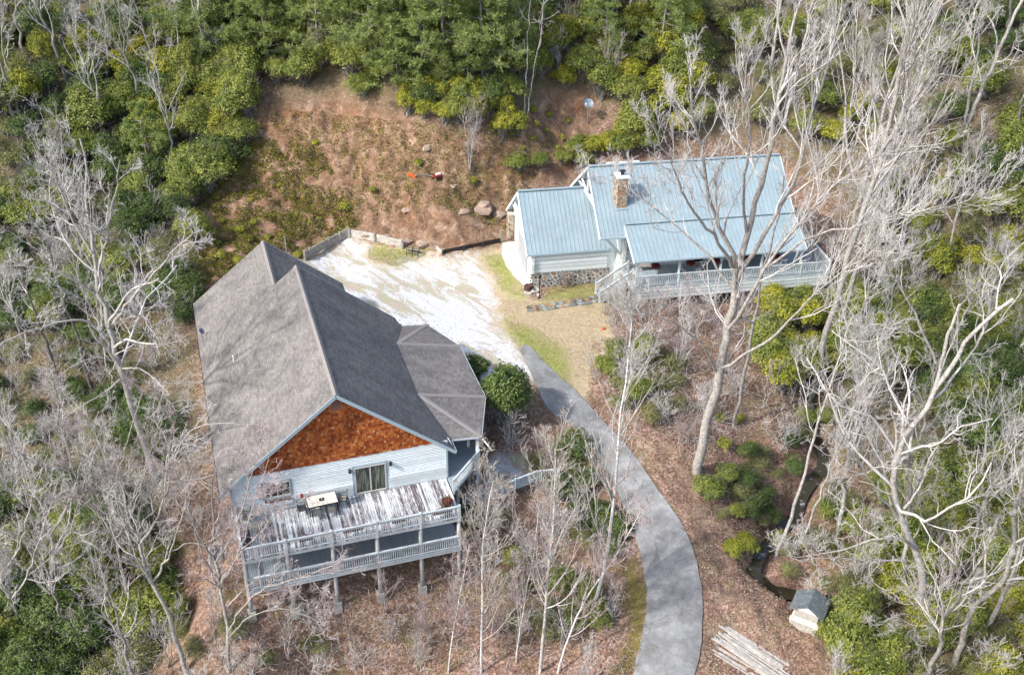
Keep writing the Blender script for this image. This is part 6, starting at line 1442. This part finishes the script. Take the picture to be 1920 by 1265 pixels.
ZN = [
 # polygon, count, spacing, kinds, size, label words
 ([(480,-20),(1000,-20),(1000,170),(880,235),(760,200),(640,165),(490,165)], 62, 1.7, ['laurel','laurel','dark','yellow'], (.9,1.35), 'laurel bush under the pines above the cleared red bank'),
 ([(745,175),(905,190),(975,235),(960,262),(880,240),(765,215)], 20, 1.2, ['yellow'], (.8,1.15), 'bright yellow green laurel at the top edge of the cleared bank'),
 ([(1010,60),(1300,60),(1330,250),(1200,270),(1110,200),(1010,170)], 34, 1.7, ['yellow','laurel'], (.95,1.4), 'yellow green laurel around the satellite dish'),
 ([(1085,285),(1190,250),(1215,285),(1130,305),(1090,325)], 9, 1.2, ['yellow','laurel'], (.7,.95), 'leafy laurel pressed against the back of the cottage roof'),
 ([(960,320),(1080,300),(1085,340),(1000,352)], 7, 1.3, ['olive','laurel'], (.6,.85), 'olive brush beside the garage ridge on the bank'),
 ([(1000,-60),(1300,-60),(1300,60),(1010,60)], 16, 2.2, ['laurel','dark'], (1.0,1.4), 'laurel bush along the top edge above the cottage'),
 ([(0,-40),(480,-40),(480,165),(440,320),(370,380),(330,330),(180,260),(0,230)], 80, 1.9, ['laurel','yellow','dark','laurel','olive'], (1.0,1.5), 'laurel bush in the upper left woods'),
 ([(225,130),(440,130),(470,230),(440,300),(250,250)], 22, 1.7, ['yellow','laurel'], (1.0,1.35), 'yellow tinged laurel left of the cleared bank'),
 ([(0,230),(180,260),(330,330),(370,380),(375,470),(340,560),(250,470),(0,430)], 34, 2.2, ['laurel','dark','olive'], (.9,1.3), 'dark green laurel behind the bare trees at left'),
 ([(300,540),(350,540),(355,600),(310,600)], 5, 1.4, ['dark','laurel'], (.8,1.1), 'dark laurel beside the left eave of the house'),
 ([(1330,-60),(1700,-60),(1740,280),(1500,280),(1340,200)], 60, 1.9, ['olive','laurel','olive','yellow'], (.9,1.3), 'olive green brush behind the bare trees at top right'),
 ([(1700,-60),(1990,-60),(1990,480),(1830,420),(1740,280)], 34, 2.0, ['laurel','dark','dark'], (1.0,1.5), 'deep green laurel in the top right corner woods'),
 ([(1640,370),(1990,400),(1990,620),(1800,560),(1640,500)], 28, 1.8, ['laurel','yellow','olive'], (.9,1.3), 'green laurel in the woods at the right edge'),
 ([(1440,555),(1500,535),(1600,560),(1660,640),(1660,740),(1530,700),(1450,740),(1420,640)], 26, 1.5, ['laurel','yellow'], (.9,1.25), 'laurel thicket below the right end of the cottage porch'),
 ([(1640,560),(1990,640),(1990,860),(1820,850),(1700,760)], 36, 1.6, ['laurel','dark','laurel'], (.9,1.3), 'dark laurel right of the broken tree'),
 ([(1780,690),(1990,690),(1990,830),(1830,820)], 8, 1.9, ['dark'], (1.1,1.4), 'darkest laurel by the right edge'),
 ([(1730,880),(1990,880),(1990,1330),(1560,1330),(1580,1190),(1640,1060)], 64, 1.3, ['laurel','yellow','olive','laurel'], (.8,1.15), 'laurel thicket in the bottom right corner'),
 ([(1560,920),(1720,900),(1700,1080),(1560,1100),(1500,1050)], 14, 1.6, ['olive','laurel'], (.6,.9), 'green brush round the spring house and creek'),
 ([(1315,905),(1400,900),(1450,960),(1380,980),(1330,960)], 9, 1.1, ['laurel','olive','dark'], (.4,.62), 'leafy bush at the foot of the huge bare tree by the drive'),
 ([(1370,1025),(1425,1035),(1420,1060),(1370,1050)], 4, .9, ['yellow'], (.55,.7), 'bright green bush hanging over the creek bank'),
 ([(1440,960),(1500,960),(1480,1080),(1440,1090)], 4, 1.2, ['yellow','olive'], (.5,.7), 'low green bush beside the creek bed'),
 ([(1125,690),(1190,660),(1280,700),(1290,790),(1200,790),(1130,770)], 12, 1.5, ['olive','laurel'], (.6,.9), 'olive brush on the slope between lawn and huge tree'),
 ([(1010,870),(1110,850),(1120,920),(1060,950)], 6, 1.2, ['olive','dark'], (.6,.8), 'olive thicket at the inner edge of the drive'),
 ([(1080,960),(1160,970),(1165,1040),(1090,1050)], 6, 1.2, ['olive','dark'], (.55,.75), 'dark spiky bush at the inner side of the drive bend'),
 ([(960,1060),(1090,1090),(1130,1180),(980,1200)], 15, 1.2, ['olive','laurel'], (.55,.85), 'low green brush under the white barked trees'),
 ([(860,950),(960,950),(950,1010),(870,1000)], 4, 1.2, ['olive'], (.5,.7), 'scrubby bush below the boardwalk'),
 ([(200,760),(320,770),(330,870),(230,890)], 9, 1.5, ['dark','olive'], (.7,1.0), 'dark evergreen clump behind the tall forked tree trunk'),
 ([(-60,900),(260,960),(330,1060),(240,1330),(-60,1330)], 60, 1.5, ['dark','laurel','dark','olive'], (.8,1.25), 'dark green laurel in the bottom left woods'),
 ([(100,620),(250,640),(260,780),(120,780)], 10, 1.8, ['olive','dark'], (.5,.8), 'patch of low green brush at left halfway down'),
 ([(-60,640),(230,640),(280,900),(-60,900)], 26, 1.9, ['olive','olive','dark'], (.5,.85), 'low green brush at the left edge below mid height'),
 ([(330,1180),(640,1200),(640,1330),(330,1330)], 10, 1.9, ['olive'], (.4,.7), 'low green brush along the bottom edge under the decks'),
 ([(1400,840),(1480,830),(1540,900),(1470,1000),(1400,980)], 12, .9, ['olive','dark'], (.38,.55), 'leafy bush leaning over the creek'),
 ([(1500,700),(1600,720),(1560,860),(1500,840)], 8, .9, ['olive','laurel'], (.4,.6), 'leafy bush over the upper creek'),
 ([(1540,1085),(1620,1100),(1600,1200),(1540,1200)], 7, 1.0, ['laurel','olive'], (.45,.65), 'leafy bush against the spring house'),
 ([(-60,430),(250,480),(280,600),(-60,640)], 26, 1.8, ['olive','dark','laurel'], (.8,1.2), 'green brush behind pale twigs at left')]
words = {'laurel': 'green', 'yellow': 'yellow green', 'dark': 'dark', 'olive': 'olive'}
cnt_by = {}
def short(l):
    for w_ in ('bright yellow green laurel', 'yellow green laurel', 'yellow tinged laurel', 'dark green laurel', 'deep green laurel', 'olive green brush', 'darkest laurel', 'dark laurel', 'laurel thicket', 'green laurel', 'laurel bush', 'leafy laurel', 'olive brush', 'green brush', 'mixed green brush', 'leafy bush', 'bright green bush', 'low green bush', 'olive thicket', 'dark spiky bush', 'low green brush', 'scrubby bush', 'dark evergreen clump', 'patch of low green brush'):
        if l.startswith(w_): return 'bush'+l[len(w_):]
    return l
for zi, (poly, n, md, kinds, szr, lab) in enumerate(ZN):
    for g in scatter(poly, n, md, rr_, () if zi in (3,) else (COTPOLY,)):
        k = rr_.choice(kinds); cnt_by[k] = cnt_by.get(k, 0)+1; s = rr_.uniform(*szr)
        pref = 'rounded ' if s > sum(szr)/2 else 'smaller '
        shrub(k, rr_.randrange(len(SH[k])), (g[0], g[1], g[2]-.15), rr_.uniform(0, 6.28), (s*rr_.uniform(.85, 1.15), s*rr_.uniform(.85, 1.15), s*rr_.uniform(.8, 1.25)), pref+words[k]+' '+short(lab)+', '+sub_place(g, poly)+' part', short(lab), {'laurel': 'laurel_bush', 'yellow': 'rhododendron_bush', 'dark': 'evergreen_bush', 'olive': 'brush_clump'}[k])
# magnolias beside the porch
def magnolia(label, px, py, W_, Ht, clusters, seed):
    f, s = shrub_mesh(seed, W_, Ht, clusters, .22, .10, LAUREL_D, 9, 9); g = G(px, py); t = thing('magnolia', label, 'tree', g, 0, None); inst('crown', f, t); inst('trunk', s, t); t.scale = (1, 1, 1.38) if Ht > 4 else (1, 1, 1); return t
SH_M = LAUREL_D
magnolia('glossy dark green evergreen tree between the porch roof and the drive', 950, 800, 2.15, 5.4, 2300, 501)
_m = [o for o in C.objects if o.get('label', '').startswith('glossy dark green')][0]; _m.location.z -= 1.5; _m.scale = (1.05, 1.0, 1.6)
magnolia('small dark evergreen bush tucked behind the porch roof by the gravel', 893, 715, 1.1, 2.6, 500, 502)
magnolia('round dark shrub growing against the porch stairs', 1168, 572, .75, 1.25, 240, 503)
# bare trees, saplings and brush filling the woods
FB = [([(-60,380),(330,420),(330,860),(-60,900)], 9, 4.2, 'pale bare tree in the left woods beside the house'),
      ([(-60,-60),(480,-60),(430,330),(0,330)], 16, 3.8, 'bare tree rising from the laurel in the upper left woods'),
      ([(-60,900),(330,950),(350,1330),(-60,1330)], 6, 4.5, 'bare tree in the bottom left woods'),
      ([(1330,-40),(1950,-40),(1990,300),(1640,480),(1500,280)], 14, 3.8, 'pale bare tree in the stand right of the cottage roof'),
      ([(1650,480),(1990,460),(1990,1000),(1700,950),(1620,700)], 10, 4.0, 'gnarled pale bare tree in the woods at the right edge'),
      ([(1560,1000),(1990,980),(1990,1330),(1600,1330)], 7, 4, 'bare tree among laurel in the bottom right woods'),
      ([(1490,500),(1600,470),(1660,560),(1540,640)], 5, 1.8, 'pale bare tree screening the right end of the cottage porch'),
      ([(1500,740),(1640,760),(1600,900),(1500,840)], 4, 2.0, 'bare tree on the creek bank'),
      ([(640,-60),(1300,-60),(1300,80),(700,60)], 12, 3.5, 'bare tree along the top edge among pines')]
for poly, n, md, lab in FB:
    for i, g in enumerate(scatter(poly, n, md, rr_, (COTPOLY,))):
        mt, mc, tw = PR['bare'][rr_.randrange(4)]; s = rr_.uniform(.6, 1.0); o = put_tree('bare_tree', ('taller ' if s > .8 else 'shorter ')+lab+', '+sub_place(g, poly)+' part', 'tree', mt, mc, (g[0], g[1], g[2]-.1), rr_.uniform(0, 6.28), lab, s)
        o.rotation_euler = (rr_.uniform(-.12, .12), rr_.uniform(-.12, .12), rr_.uniform(0, 6.28))
FS = [([(180,880),(430,940),(450,1140),(620,1180),(640,1330),(150,1330)], 14, 2.0, 'mauve twigged sapling below the left end of the decks'),
      ([(640,1120),(1000,1080),(1150,1000),(1170,1180),(1130,1330),(640,1330)], 9, 2.6, 'bare sapling on the leafy slope below the house'),
      ([(870,880),(1080,860),(1120,960),(1090,1060),(880,1060)], 8, 1.8, 'mauve sapling beside the boardwalk'),
      ([(-60,380),(380,420),(400,860),(200,900),(-60,900)], 12, 3, 'thin bare sapling in the left woods'),
      ([(1100,580),(1330,590),(1300,720),(1110,700)], 6, 2, 'bare sapling below the cottage porch'),
      ([(1400,720),(1700,740),(1700,1000),(1480,880)], 10, 2.4, 'pale sapling near the creek'),
      ([(1480,960),(1990,940),(1990,1330),(1560,1330),(1540,1100)], 16, 2.4, 'pale sapling in the bottom right brush'),
      ([(1480,300),(1990,300),(1990,700),(1640,620)], 14, 3, 'pale sapling in the right hand woods'),
      ([(860,280),(890,280),(890,325),(865,325)], 2, .5, 'white stemmed sapling clump on the cleared bank'),
      ([(480,60),(1300,60),(1300,200),(900,200),(500,150)], 16, 2.4, 'grey sapling among the laurels behind the bank')]
for poly, n, md, lab in FS:
    for i, g in enumerate(scatter(poly, n, md, rr_, (COTPOLY,))):
        mt, mc, tw = PR['sapling'][rr_.randrange(3)]; s = rr_.uniform(.6, 1.05)
        o = put_tree('sapling', ('tall ' if s > .85 else 'low ')+lab+', '+sub_place(g, poly)+' part', 'sapling', mt, mc, (g[0], g[1], g[2]-.05), rr_.uniform(0, 6.28), lab, s)
        o.rotation_euler = (rr_.uniform(-.15, .15), rr_.uniform(-.15, .15), rr_.uniform(0, 6.28))
FU = [([(330,900),(430,960),(440,1180),(600,1180),(620,1330),(200,1330)], 12, 1.8, 'tangle of reddish twigs below the decks'),
      ([(640,1150),(1100,1100),(1150,1330),(640,1330)], 7, 2.5, 'tangle of bare twigs on the slope below the house'),
      ([(1100,600),(1420,600),(1330,860),(1200,800)], 14, 1.8, 'tangle of bare twigs on the slope right of the lawn'),
      ([(870,820),(1010,820),(1110,930),(1080,1080),(880,1020)], 5, 2, 'twiggy tangle between the house and the drive'),
      ([(1480,760),(1990,760),(1990,1330),(1560,1330),(1450,960)], 22, 2.4, 'pale tangle of bare twigs in the lower right woods'),
      ([(1350,200),(1990,200),(1990,740),(1600,600),(1520,420)], 22, 2.6, 'pale tangle of bare twigs right of the cottage'),
      ([(-60,300),(360,420),(380,900),(-60,1330)], 20, 3, 'pale tangle of bare twigs in the left woods'),
      ([(1190,560),(1420,575),(1420,620),(1200,600)], 5, 2, 'twigs under the porch railing')]
for poly, n, md, lab in FU:
    for i, g in enumerate(scatter(poly, n, md, rr_, (COTPOLY,))):
        mt, mc, tw = PR['brush'][rr_.randrange(3)]; s = rr_.uniform(.7, 1.2)
        put_tree('twig_thicket', ('wide ' if s > .95 else 'small ')+lab+', '+sub_place(g, poly)+' part', 'brush', mt, mc, (g[0], g[1], g[2]-.03), rr_.uniform(0, 6.28), lab, s)
# low green plants on the bank and litter
low = [([(395,575),(330,520),(380,380),(455,300),(600,330),(640,420),(560,470),(480,500)], 16, 1.6, 'low green plant among weeds on the left part of the bank'),
       ([(560,240),(900,290),(1000,330),(950,400),(650,400)], 5, 2.5, 'small green tuft on the dry cleared bank'),
       ([(970,200),(1090,230),(1080,300),(960,290),(900,260)], 18, 1.2, 'low green plant at the top right of the bank'),
       ([(1310,780),(1420,790),(1420,860),(1330,850)], 5, 1.2, 'small green plant on the brown leaf litter by the huge tree'),
       ([(455,470),(560,480),(500,500)], 4, 1.0, 'weed beside the upper roof ridge')]
for poly, n, md, lab in low:
    for g in scatter(poly, n, md, rr_): 
        s = rr_.uniform(.5, 1.1); shrub('low', rr_.randrange(3), (g[0], g[1], g[2]-.05), rr_.uniform(0, 6.28), (s, s, s*.9), lab+', '+sub_place(g, poly)+' part', lab, 'low_plant', 'plant')
# stuff: leaf litter, weeds and grass, far wood
def litter(name, polys, n, ln, wd, mat, seed, lift=.03, up=None, kind='stuff', clump=0):
    r = np.random.RandomState(seed); X = []
    for poly, w in polys:
        A3 = np.array([G(*p)[:2] for p in poly]); k = int(n*w); c = r.rand(k*4, 2)*(A3.max(0)-A3.min(0))+A3.min(0)
        z = Hv(c[:, 0], c[:, 1]); px, py = project(np.stack([c[:, 0], c[:, 1], z], 1)); edge = in_poly_v(px, py, ROADPOLY); ok = in_poly_v(px, py, poly) & ~in_poly_v(px, py, ROADCORE) & (~edge | (fbm(c[:, 0]*1.3, c[:, 1]*1.3, 90) > .52)); hz = np.where(edge, .09, 0.0)[ok]; c = np.column_stack([c, z*0])[:, :2][ok]; c = c[fbm(c[:, 0]*.9, c[:, 1]*.9, seed)+.25*fbm(c[:, 0]*4, c[:, 1]*4, seed+1) > clump] if clump else c; c = c[:k]; X.append(np.column_stack([c, Hv(c[:, 0], c[:, 1])+lift+(hz[:len(c)] if not clump and len(hz) >= len(c) else 0)]))
    X = np.concatenate(X); n = len(X); d = r.normal(size=(n, 3))*[1, 1, .35]
    if up: d = r.normal(size=(n, 3))*[.6, .6, .2]+[0, 0, up]
    d = unit(d); s = unit(np.cross(d, r.normal(size=(n, 3))*.5+([0, 0, 1] if not up else [1, 0, 0]))); L_ = ln*r.uniform(.6, 1.3, (n, 1)); W_ = wd*r.uniform(.7, 1.3, (n, 1))
    V = np.stack([X, X+d*L_*.5+s*W_*.5, X+d*L_, X+d*L_*.5-s*W_*.5], 1).reshape(-1, 3); o = link(bpy.data.objects.new(name, np_mesh(name, V, np.arange(len(V)).reshape(-1, 4), mat))); o['kind'] = kind; return o
litter('leaf_litter', [([(1110,640),(1330,600),(1520,780),(1480,1000),(1500,1150),(1560,1265),(1310,1265),(1320,1100),(1240,900),(1100,760)], .42), ([(430,1120),(870,1060),(1000,980),(1170,1000),(1190,1265),(400,1265)], .3), ([(0,560),(380,560),(430,940),(430,1120),(0,1265)], .28)], 48000, .14, .085, DEADLEAF, 1)
litter('dry_stubble', [(BANK, 1.0)], 26000, .20, .03, m_leaf('stubble', [(.16,.09,.06),(.30,.20,.14),(.44,.34,.25),(.58,.50,.40)], .9, .1), 2, .0, .7)
litter('bank_weeds', [([(395,575),(330,520),(380,380),(455,250),(600,280),(680,420),(560,470),(480,500)], .8), ([(480,200),(1050,260),(1000,340),(950,430),(650,400)], .25)], 46000, .17, .085, m_leaf('weed_leaf', [(.09,.095,.025),(.19,.19,.035),(.33,.32,.05),(.48,.42,.09)], .7, .3), 3, .05, .5, clump=.52)
def undergrowth(name, polys, n, mat, seed, ln, wd, hmax, up, clump):
    r = np.random.RandomState(seed); X = []
    for poly, w in polys:
        A3 = np.array([G(*p)[:2] for p in poly]); k = int(n*w); c = r.rand(k*7, 2)*(A3.max(0)-A3.min(0))+A3.min(0); z = Hv(c[:, 0], c[:, 1]); px, py = project(np.stack([c[:, 0], c[:, 1], z], 1))
        ok = in_poly_v(px, py, poly) & ~in_poly_v(px, py, ROADPOLY) & ~in_poly_v(px, py, YARD); c = c[ok]; c = c[fbm(c[:, 0]*.5, c[:, 1]*.5, seed)+.3*fbm(c[:, 0]*2.2, c[:, 1]*2.2, seed+1) > clump][:k]
        X.append(np.column_stack([c, Hv(c[:, 0], c[:, 1])+r.rand(len(c))**1.5*hmax*fbm(c[:, 0]*1.4, c[:, 1]*1.4, seed+3)*2]))
    X = np.concatenate(X); n = len(X); d = unit(r.normal(size=(n, 3))*[1, 1, .6]+[0, 0, up]); s = unit(np.cross(d, r.normal(size=(n, 3))+[0, 0, .8])); L_ = ln*r.uniform(.6, 1.4, (n, 1)); W_ = wd*r.uniform(.7, 1.3, (n, 1))
    V = np.stack([X, X+d*L_*.5+s*W_*.5, X+d*L_, X+d*L_*.5-s*W_*.5], 1).reshape(-1, 3); o = link(bpy.data.objects.new(name, np_mesh(name, V, np.arange(len(V)).reshape(-1, 4), mat))); o['kind'] = 'stuff'
WL_ = [([(-60,300),(360,420),(370,900),(260,1000),(330,1330),(-60,1330)], .36), ([(1330,-60),(1990,-60),(1990,1330),(1560,1330),(1560,1100),(1640,960),(1500,760),(1440,740),(1600,540),(1600,400),(1480,270)], .50), ([(0,-60),(470,-60),(450,300),(180,300),(0,300)], .14)]
undergrowth('leafy_undergrowth', WL_, 90000, m_leaf('undergrowth_leaf', [(.06,.07,.025),(.13,.15,.04),(.22,.235,.06),(.36,.32,.13)], .7, .3), 11, .16, .065, .8, .4, .58)
undergrowth('twiggy_undergrowth', WL_+[([(380,1120),(870,1060),(1000,900),(1170,1000),(1190,1265),(400,1265)], .05), ([(1110,640),(1330,600),(1520,780),(1430,820),(1300,860),(1150,760)], .06)], 38000, TWIG, 12, .95, .018, 1.0, .45, .52)
undergrowth('fallen_twigs', [([(1110,640),(1330,600),(1520,780),(1480,1000),(1500,1265),(1310,1265),(1320,1100),(1240,900)], .5), ([(430,1120),(870,1060),(1000,980),(1170,1000),(1190,1265),(400,1265)], .5)], 1800, TWIG, 13, .6, .02, .05, 0, .3)
litter('lawn_grass', [(g_, .13) for g_ in GRASS]+[(STRAW, .4)], 26000, .13, .02, GRASSM, 4, .0, 1.0)
litter('moss_and_grass_verge', [(MOSS, 1.0)], 3000, .1, .03, GRASSM, 5, .0, 1.0)
print('SHRUBS', cnt_by, 'unique tris', sum(sum(max(0, len(p.vertices)-2) for p in m.polygons) if len(m.polygons) < 3000 else 2*len(m.polygons) for m in bpy.data.meshes if m.users))
